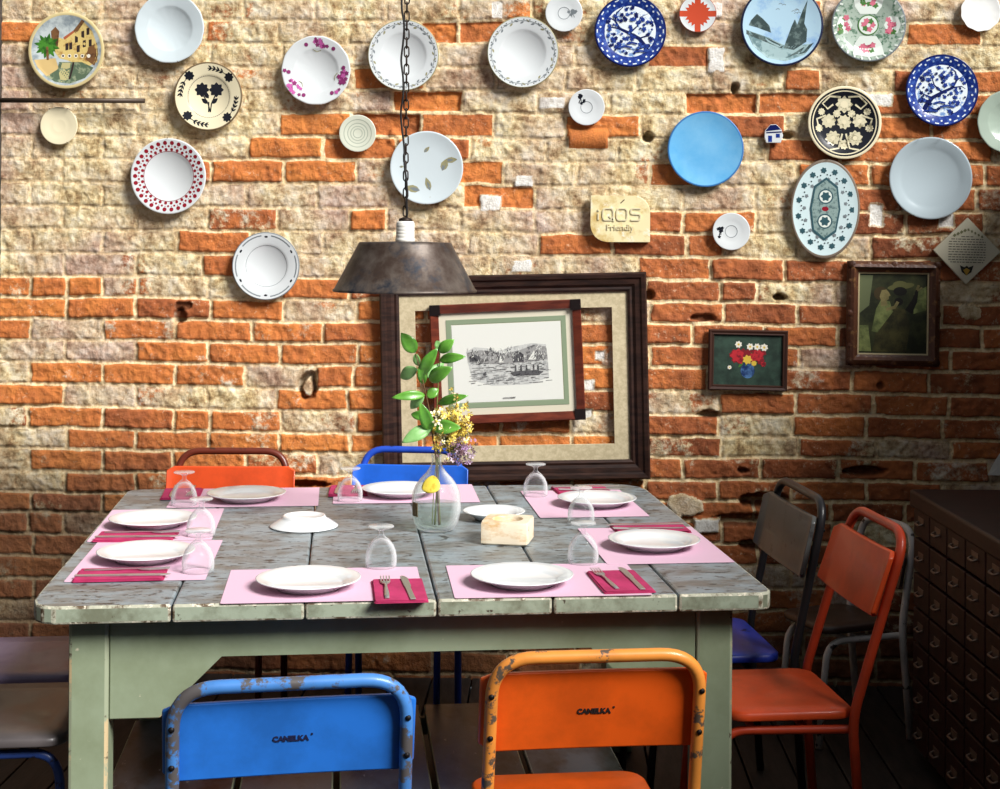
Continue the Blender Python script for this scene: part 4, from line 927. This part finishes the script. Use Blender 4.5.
# 23 oval platter
b, r, f = wplate(34, 'flat', M('pale_mint_glaze', L(202, 222, 224), .18, coat=.4), M('platter_brown_rim', L(120, 106, 92), .35), sy=1.44, rims=.94); TEAL = M('platter_teal', L(52, 84, 92), .3); zc = r*.12+.0003
fe = lambda q: r*.0968+.0003
for k in range(15):
    a = 2*PI*k/15; b.flower(.78*r*math.cos(a), .78*1.44*r*math.sin(a), .095*r, TEAL, None, 6, zf=fe, a0=k)
    b.flower(.60*r*math.cos(a+.2), .60*1.44*r*math.sin(a+.2), .06*r, GREYL, None, 5, zf=fe, a0=k)
    for t in (.14, .28): b.disc(.69*r*math.cos(a+t), .69*1.44*r*math.sin(a+t), .022*r, BLK, zf=fe, n=6)
HX = [(0, 1.0), (.34, .72), (.44, 0), (.34, -.72), (0, -1.0), (-.34, -.72), (-.44, 0), (-.34, .72)]
b.poly([(x*r, y*r*.92) for x, y in HX], TEAL, zf=fe); b.poly([(x*r*.88, y*r*.84) for x, y in HX], M('platter_grey_green', L(138, 160, 156), .3, var=(L(90, 112, 112), 80, .5, .6)), zf=fe)
for y in (.36, -.36): b.disc(0, y*r, .22*r, TEAL, zf=fe, n=20); b.disc(0, y*r, .18*r, MW, zf=fe, n=20); b.flower(0, y*r, .15*r, TEAL, None, 6, zf=fe)
b.disc(0, 0, .10*r, RED, zf=fe, n=12, ry=.07*r)
o = hang(b, 'oval_platter', 'oval pale mint platter with small teal flowers and a hexagonal centre', 'plate', 824.5, 209, tilt=.03, group=PG); hooks(o, r*1.43, 1, 0, True, zr=.1)
# 24 grey platter, 25 celadon at the edge
GRY = M('grey_glaze', L(168, 182, 188), .14, coat=.6)
b, r, f = wplate(40.5, 'wide', GRY); o = hang(b, 'decorative_plate', 'large plain grey glazed plate', 'plate', 929, 178.5, group=PG); hooks(o, r, 2, .9); hooks(o, r, 2, .5, True)
b, r, f = wplate(31.5, 'rim', M('sage_glaze', L(160, 176, 162), .2, coat=.4), wob=sc); o = hang(b, 'decorative_plate', 'sage green embossed plate partly cut off by the edge of the view', 'plate', 1008, 122, group=PG); hooks(o, r, 2, .8)

# rod on the wall
rod = thing('wall_rod', 'dark metal rod held out from the brick wall by the painted canal plate', 'rod', onwall(72, 100.5, -.045))
b = B(); b.tube([(-.268, 0, 0), (.257, 0, 0)], .0085, M('dark_metal_rod', L(74, 62, 52), .5, .4), 12); b.build('rod', rod)
b = B(); b.box((-.272, .014, .03), (.012, .052, .10), M('rust_bracket', L(96, 44, 30), .6), .003); b.build('bracket', rod)

# sign
SIGN = M('onyx_sign', L(238, 226, 178), .35, var=(L(206, 176, 108), 14, .5, .66), var2=(L(246, 244, 226), 20, .55, .65), coat=.2); ENGR = M('sign_letter', L(222, 212, 176), .4)
b = B(); w, h = 59/S_WALL, 46/S_WALL; rr = .058
P = [(-w/2, h/2), (-w/2, -h/2+rr)] + [(-w/2+rr-rr*math.cos(t), -h/2+rr-rr*math.sin(t)) for t in [PI/2*k/8 for k in range(1, 9)]] + [(w/2, -h/2), (w/2, h/2-rr)] + [(w/2-rr+rr*math.cos(t), h/2-rr+rr*math.sin(t)) for t in [PI/2*k/8 for k in range(1, 9)]]
b.prism(P[::-1], 0, .02, SIGN, .0015, 2); sign = thing('stone_sign', 'leaf shaped cream stone sign with raised lettering on the brick wall', 'sign', onwall(620, 219, -.014), (PI/2, 0, 0))
b.build('stone_plaque', sign)
b = B()
def letter(strokes, x0, wd):
    for P in strokes:
        pts = arc_pts([Vector((x0+u*wd, -.004+v*.040, 0)) for u, v in P], .008, 4) if len(P) > 2 else [Vector((x0+u*wd, -.004+v*.040, 0)) for u, v in P]
        n = len(pts); e = .0026; L1, R1 = [], []
        for i in range(n):
            t = (pts[min(i+1, n-1)]-pts[max(i-1, 0)]).normalized(); q = Vector((-t.y, t.x, 0))*e; L1.append(pts[i]+q); R1.append(pts[i]-q)
        for i in range(n-1):
            lo_, hi = [L1[i], R1[i], R1[i+1], L1[i+1]], []
            bt = [b.bm.verts.new((v.x, v.y, .0195)) for v in lo_]; tp = [b.bm.verts.new((v.x, v.y, .0232)) for v in lo_]
            b.face(tp, ENGR); b.face(bt[::-1], ENGR)
            for k in range(4): b.face([bt[k], bt[(k+1) % 4], tp[(k+1) % 4], tp[k]], ENGR)
letter([[(0, .0), (0, .55)], [(0, .74), (0, .9)]], -.076, .01)
letter([[(.5, 0), (.1, 0), (0, .2), (0, .8), (.15, 1), (.85, 1), (1, .8), (1, .2), (.9, 0), (.5, 0)], [(.6, .35), (1.1, -.12)]], -.060, .036)
letter([[(.5, 0), (.1, 0), (0, .2), (0, .8), (.15, 1), (.85, 1), (1, .8), (1, .2), (.9, 0), (.5, 0)]], -.012, .036)
letter([[(1, 1), (.1, 1), (0, .8), (.05, .55), (.95, .5), (1, .25), (.9, 0), (0, 0)]], .036, .034)
b.text('Friendly', .030, ENGR, 0, .0018, Matrix.Translation((.0, -.030, .0213)))
b.stroke([(.000, .054), (.014, .067)], .0035, M('sign_dark_mark', L(80, 60, 40), .5), .020)
bmesh.ops.recalc_face_normals(b.bm, faces=b.bm.faces); b.build('lettering', sign)

# diamond plaque
b = B(); q = 33.5/S_WALL; PLQ = M('plaque_cream', L(206, 200, 176), .4); TXT = M('plaque_print', L(92, 86, 74), .6)
s2 = q*math.sqrt(2)/2*1.98/2
b.box((0, 0, .006), (2*s2/1.0*.99, 2*s2*.99, .012), PLQ, .0015, Matrix.Rotation(PI/4, 3, 'Z'))
for k in range(11):
    y = (.42-.075*k)*q; hw = min(q*.86-abs(y), .6*q)*(.9 if k else .4)
    x = -hw
    while x < hw:
        l = random.uniform(.04, .12)*q; b.stroke([(x, y), (min(x+l, hw), y)], .026*q, TXT, .0121); x += l+.025*q
b.poly([(-.2*q, -.42*q), (-.06*q, -.48*q), (0, -.43*q), (.06*q, -.48*q), (.2*q, -.42*q), (.14*q, -.62*q), (0, -.72*q), (-.14*q, -.62*q)], M('plaque_black', L(30, 26, 22), .5), .0122); b.poly([(-.1*q, -.56*q), (0, -.5*q), (.1*q, -.56*q), (0, -.72*q)], M('plaque_gold', L(190, 150, 60), .4), .0124)
for k in range(9): t = -.4+.1*k; b.stroke([(t*q, (.62-abs(t)*.5)*q), ((t+.05)*q, (.66-abs(t+.05)*.5)*q)], .07*q, M('plaque_green', L(120, 120, 84), .5), .0122)
tag(b.build('diamond_plaque', None, onwall(966, 251), (PI/2, .02, 0)), 'cream diamond shaped printed tile hung on one corner', 'plaque')

# ---- framed pictures
DKWOOD = M('dark_walnut', L(58, 36, 28), .4, var=(L(34, 20, 16), 12, .4, .6), bump=(40, .1), stretch=(1, 6, 1)); MATB = M('linen_mat', L(206, 192, 158), .8, var=(L(186, 172, 138), 60, .4, .6), bump=(200, .1))
bf = thing('large_picture_frame', 'large dark wooden frame with beige mat and open centre leaning on the brick wall', 'frame', onwall(514.5, 377, -.018), (PI/2, -.0285, 0))
w, h = 265/S_WALL, 204.5/S_WALL
b = B(); b.frame(w, h, [(.004, 0), (0, .006), (0, .030), (.006, .036), (.018, .034), (.024, .028), (.040, .026), (.050, .018), (.058, .020), (.066, .016), (.068, .0), (.004, 0)], DKWOOD); b.build('frame_moulding', bf)
b = B(); b.frame(w-.12, h-.12, [(.0, .004), (.0, .010), (.060, .010), (.061, .0085), (.061, .004), (.0, .004)], MATB); b.build('mat', bf)
RDW = M('red_mahogany', L(112, 50, 32), .35, var=(L(84, 34, 22), 12, .4, .6), stretch=(1, 5, 1)); BLKC = M('ebony_corner', L(24, 16, 16), .35)
ip = thing('framed_engraving', 'small engraving of a harbour in a reddish frame with black corners, inside the large frame', 'picture', onwall(507.5, 362, -.034), (PI/2, -.052, 0))
w, h = 150/S_WALL, 119/S_WALL
b = B(); b.frame(w, h, [(0, 0), (0, .018), (.003, .020), (.022, .016), (.030, .014), (.030, .003), (0, 0)], RDW); b.build('frame_moulding', ip)
for sx in (-1, 1):
    for sy in (-1, 1):
        b = B(); b.box((sx*(w/2-.018), sy*(h/2-.018), .0105), (.037, .037, .0205), BLKC, .001); b.build('corner_block', ip)
PAPER = M('engraving_paper', L(222, 224, 216), .5); SAGE = M('sage_mat', L(132, 148, 120), .6); MATL = M('pale_mat', L(212, 206, 184), .7); GR = [M('engraving_grey', L(150, 150, 148), .6, var=(L(90, 90, 90), 70, .5, .58)), M('engraving_dark', L(84, 84, 86), .6, var=(L(40, 40, 44), 80, .5, .6)), M('engraving_pale', L(196, 198, 194), .6, var=(L(160, 162, 160), 60, .5, .6))]
b = B(); w2, h2 = w-.058, h-.058
b.box((0, 0, .004), (w2, h2, .003), MATL); b.frame(w2-.05, h2-.05, [(0, .0056), (0, .0066), (.016, .0066), (.018, .0056)], SAGE); b.build('mat', ip)
b = B(); b.box((0, .0, .0062), (w2-.088, h2-.088, .0008), PAPER); k = (w2-.088)/2; zz = .0067
b.poly([(x*k, y*k) for x, y in ((-.72, .0), (-.75, .22), (-.6, .3), (-.35, .27), (-.2, .2), (.1, .28), (.45, .33), (.72, .3), (.74, .05), (.75, -.3), (.4, -.42), (-.3, -.42), (-.66, -.3))], GR[2], zz)
b.poly([(x*k, y*k) for x, y in ((-.72, .02), (-.74, .2), (-.5, .24), (-.3, .22), (-.1, .16), (.2, .2), (.5, .3), (.72, .26), (.74, .02), (.3, -.02), (-.2, -.03))], GR[0], zz)
for x, y, w_, h_ in ((-.6, .08, .2, .09), (-.34, .06, .16, .1), (-.05, .06, .16, .1), (.2, .06, .2, .14), (.52, .1, .22, .14)): b.poly([((x-w_/2)*k, (y-h_/2)*k), ((x+w_/2)*k, (y-h_/2)*k), ((x+w_/2)*k, (y+h_/2)*k), (x*k, (y+h_)*k), ((x-w_/2)*k, (y+h_/2)*k)], GR[1] if x in (-.6, .2) else GR[0], zz)
b.poly([(x*k, y*k) for x, y in ((.38, .03), (.5, .2), (.53, .03))], PAPER, zz); b.poly([(x*k, y*k) for x, y in ((-.16, -.0), (-.12, .13), (-.07, -.0))], PAPER, zz)
re_ = random.Random(3)
for q_ in range(210):
    x, y = re_.uniform(-.72, .7), re_.uniform(-.40, .0); l = re_.uniform(.04, .14); b.stroke([(x*k, y*k), ((x+l)*k, (y+.004)*k)], .008*k, re_.choice([GR[0], GR[1], GR[2]]), zz)
for q_ in range(120):
    x, y = re_.uniform(-.72, .72), re_.uniform(.0, .24); h_ = re_.uniform(.02, .07); b.stroke([(x*k, y*k), ((x+re_.uniform(-.02, .05))*k, (y+h_)*k)], .010*k, re_.choice([GR[0], GR[1], GR[2], PAPER]), zz)
b.poly([(x*k, y*k) for x, y in ((.05, -.19), (.12, -.25), (.58, -.25), (.66, -.19), (.4, -.16), (.2, -.17))], GR[1], zz)
for x in (.15, .25, .35, .48, .56): b.stroke([(x*k, -.18*k), (x*k, -.06*k)], .02*k, GR[1], zz)
b.disc(-.42*k, -.2*k, .03*k, GR[1], zz); 
for x in range(9): b.stroke([((-.1+x*.025)*k, -.66*k), ((-.085+x*.025)*k, -.64*k)], .02*k, GR[0], zz)
b.build('print', ip)
# flower painting
fp = thing('flower_painting', 'small framed painting of red and white flowers in a blue vase', 'picture', onwall(747.5, 360, -.014), (PI/2, .012, 0)); w, h = 78/S_WALL, 60/S_WALL
b = B(); b.frame(w, h, [(0, 0), (0, .014), (.004, .018), (.012, .015), (.016, .016), (.019, .010), (.019, .002), (0, 0)], M('thin_dark_frame', L(62, 38, 30), .35)); b.build('frame_moulding', fp)
b = B(); DG = M('canvas_dark_green', L(52, 74, 62), .5, var=(L(36, 52, 44), 20, .4, .6)); b.box((0, 0, .006), (w-.036, h-.036, .004), DG); zz = .0081; q = h/2-.018
PR = M('petal_red', L(186, 40, 50), .5, var=(L(120, 20, 34), 60, .5, .6)); PW = M('petal_white', L(232, 228, 212), .5); PYl = M('petal_yellow', L(220, 186, 70), .5); VB = M('painted_blue_vase', L(86, 128, 178), .4, var=(L(30, 50, 96), 18, .45, .6))
b.disc(0, -.42*q, .28*q, VB, zz, n=20, ry=.30*q); b.poly([(-.2*q, -.2*q), (.2*q, -.2*q), (.14*q, -.08*q), (-.14*q, -.08*q)], VB, zz)
for k in range(14): b.leafshape(random.uniform(-.4, .4)*q, random.uniform(-.1, .35)*q, .3*q, .1*q, random.uniform(0, 6), LEAFG, zz)
for x, y, s_ in ((-.5, .02, .16), (-.2, .28, .2), (.3, .3, .2), (.5, .0, .18), (-.62, .2, .14), (.6, .3, .14), (.0, .3, .16)): b.flower(x*q, y*q, s_*q, M('petal_deep_red', L(128, 26, 36), .5), None, 6, zz, a0=y*9)
for x, y, s_, m_ in ((-.42, .18, .30, PR), (.4, .2, .25, PR), (.2, .1, .2, PR), (.62, -.14, .12, PR), (-.3, -.02, .15, PR), (-.38, .62, .15, PW), (.08, .54, .15, PW), (.36, .54, .15, PW), (.64, .52, .16, PW), (-.02, .02, .2, PYl), (.24, -.12, .12, PYl), (-.72, -.3, .09, PW)): b.flower(x*q*1.0, y*q, s_*q, m_, PYl if m_ is PW else None, 7, zz, a0=x)
b.build('canvas', fp)
# dark portrait
wp_ = thing('portrait_painting', 'dark oil painting of a figure in an ornate brown carved frame', 'picture', onwall(892.5, 313.5, -.014), (PI/2, .008, 0)); w, h = 91/S_WALL, 103/S_WALL
ORN = M('carved_brown_gilt', L(84, 50, 34), .4, var=(L(130, 92, 56), 40, .56, .66), bump=(70, .5))
b = B(); b.frame(w, h, [(0, 0), (0, .012), (.010, .026), (.020, .030), (.030, .020), (.037, .016), (.040, .006), (0, 0)], ORN)
for sx, sy, n_ in ((1, 0, 13), (-1, 0, 13), (0, 1, 11), (0, -1, 11)):
    for k in range(n_):
        t = -1+2*k/(n_-1); x = sx*(w/2-.014) if sx else t*(w/2-.014); y = sy*(h/2-.014) if sy else t*(h/2-.014); s_ = .009 if k % 2 else .012
        if k in (0, n_//2, n_-1): s_ = .016
        bmesh.ops.create_icosphere(b.bm, subdivisions=2, radius=s_, matrix=Matrix.Translation((x, y, .020)) @ Matrix.Diagonal((1, 1, .6, 1)))
b.build('frame_moulding', wp_)
b = B(); b.frame(w-.076, h-.076, [(0, .004), (0, .012), (.005, .011), (.005, .004)], M('pale_fillet', L(196, 180, 140), .4)); b.build('fillet', wp_)
b = B(); BG = M('canvas_olive_dark', L(40, 44, 30), .45, var=(L(70, 74, 46), 10, .45, .65)); b.box((0, 0, .005), (w-.084, h-.084, .004), BG); zz = .0071; qx, qy = w/2-.042, h/2-.042
FL_ = M('canvas_flesh', L(150, 138, 90), .5, var=(L(108, 100, 62), 20, .4, .65)); SH = M('canvas_shawl', L(140, 150, 90), .5, var=(L(86, 96, 56), 20, .4, .6)); DR = M('canvas_dress', L(88, 84, 48), .5, var=(L(50, 48, 30), 18, .4, .6)); DK = M('canvas_shadow', L(24, 22, 18), .5); HT = M('canvas_hat', L(104, 104, 62), .5)
def pp(P, m): b.poly([(x*qx, y*qy) for x, y in P], m, zz)
pp([(-.98, .95), (-.6, .95), (-.7, .2), (-.98, .0)], M('canvas_sky', L(104, 112, 78), .5)); pp([(.6, .5), (.98, .7), (.98, .1), (.6, .0)], SH); pp([(-.98, -.3), (-.72, -.3), (-.62, -.95), (-.98, -.95)], SH)
pp([(-.45, -.1), (-.1, .2), (.35, .1), (.5, -.3), (.4, -.95), (-.6, -.95), (-.5, -.5)], DR); pp([(-.62, -.45), (-.5, .1), (-.35, .35), (-.1, .3), (.0, .05), (-.3, -.3), (-.45, -.48)], SH)
pp([(.35, .1), (.55, .35), (.66, .6), (.74, .62), (.7, .3), (.55, .0)], DK)
HR = M('canvas_hair', L(70, 58, 34), .5)
b.disc(-.36*qx, .50*qy, .21*qx, HR, zz, n=16, ry=.17*qy); pp([(-.34, .58), (-.2, .60), (-.12, .52), (-.08, .45), (-.13, .43), (-.13, .36), (-.22, .31), (-.34, .30), (-.40, .42)], FL_); pp([(-.36, .33), (-.2, .32), (-.16, .2), (-.36, .18)], FL_)
b.disc(.22*qx, .68*qy, .40*qx, HT, zz, n=18, ry=.08*qy, rot=.15); b.disc(.2*qx, .72*qy, .22*qx, HT, zz, n=14, ry=.10*qy); b.disc(.2*qx, .56*qy, .2*qx, DK, zz, n=14, ry=.11*qy); b.disc(.16*qx, .3*qy, .13*qx, DK, zz, n=12, ry=.1*qy); b.stroke([(-.2*qx, .1*qy), (.05*qx, .16*qy), (.14*qx, .3*qy)], .09*qx, FL_, zz)
b.stroke([(.68*qx, .6*qy), (.74*qx, .72*qy)], .07*qx, FL_, zz); b.stroke([(.70*qx, .58*qy), (.84*qx, .66*qy)], .05*qx, FL_, zz)
b.build('canvas', wp_)

# ------------------------------------------------------------------ drawer cabinet and card on top
CABM = M('dark_red_wood', L(48, 20, 18), .45, var=(L(30, 12, 11), 8, .4, .62), bump=(30, .1), stretch=(1, 1, 5)); CABD = M('drawer_wood', L(54, 22, 19), .45, var=(L(34, 14, 12), 10, .4, .62), stretch=(1, 3, 1)); PULL = M('dull_metal_pull', L(130, 112, 100), .45, .7)
ca = math.radians(2.4)
cabn = thing('drawer_cabinet', 'long dark red wooden cabinet of many small drawers with pale metal pulls', 'cabinet', (1.10, -.679, 0), (0, 0, ca))
cols, rows_, cw, rh, dep = 10, 7, .155, .1035, .46; LN_ = cols*cw+.03
b = B(); b.box((dep/2+.008, -LN_/2, .385), (dep-.016, LN_, .71), CABM, .004); b.box((dep/2+.02, -LN_/2, .018), (dep-.06, LN_-.04, .036), CABM, .003); b.build('carcass', cabn)
b = B(); b.box((dep/2, -LN_/2, .768), (dep+.03, LN_+.03, .052), CABM, .008, None, None, 3); b.build('cabinet_top', cabn)
d0 = h0 = None
for c in range(cols):
    for r in range(rows_):
        yy = -.015-cw*(c+.5); zz = .040+rh*(r+.5)
        if d0 is None:
            b = B(); b.box((-.002, 0, 0), (.018, cw-.008, rh-.008), CABD, .003); d0 = b.build('drawer', cabn, (0, yy, zz))
            b = B(); b.tube(arc_pts([(-.010, -.022, .0), (-.024, -.020, -.006), (-.024, .020, -.006), (-.010, .022, 0)], .008, 4), .0035, PULL, 8); b.box((-.0117, 0, .004), (.0015, .052, .022), PULL, .0005); h0 = b.build('pull', d0)
        else:
            o = d0.copy(); COL.objects.link(o); o.parent = cabn; o.location = (0, yy, zz); o2 = h0.copy(); COL.objects.link(o2); o2.parent = o
b = B(); CARD = M('white_card', L(226, 222, 214), .6)
b.prism([(-.028, -.035), (.045, -.035), (.045, .045), (.012, .04), (-.012, .0)], 0, .002, CARD); b.prism([(-.028, -.035), (.01, -.035), (.0, -.012)], .0022, .004, CARD)
tag(b.build('paper_note', None, onwall(996, 465, -.018), (PI/2, 0, 0)), 'torn white paper note on the brick wall above the drawer cabinet', 'note')

# ------------------------------------------------------------------ light: open sky high on the right, soft daylight from the room behind the camera
sd_ = bpy.data.lights.new('daylight', 'SUN'); sd_.energy = 6.4; sd_.angle = math.radians(24); sd_.color = (1.0, .975, .945)
so = link('daylight', sd_, None, (4, -3, 5)); so.rotation_euler = Vector((-1, .82, -1.0)).to_track_quat('-Z', 'Y').to_euler()
wd = bpy.data.worlds.new('sky'); SC.world = wd; wd.use_nodes = True; bg = wd.node_tree.nodes['Background']; bg.inputs['Color'].default_value = (.86, .93, 1.0, 1); bg.inputs['Strength'].default_value = .27
SC.view_settings.exposure = 0.08
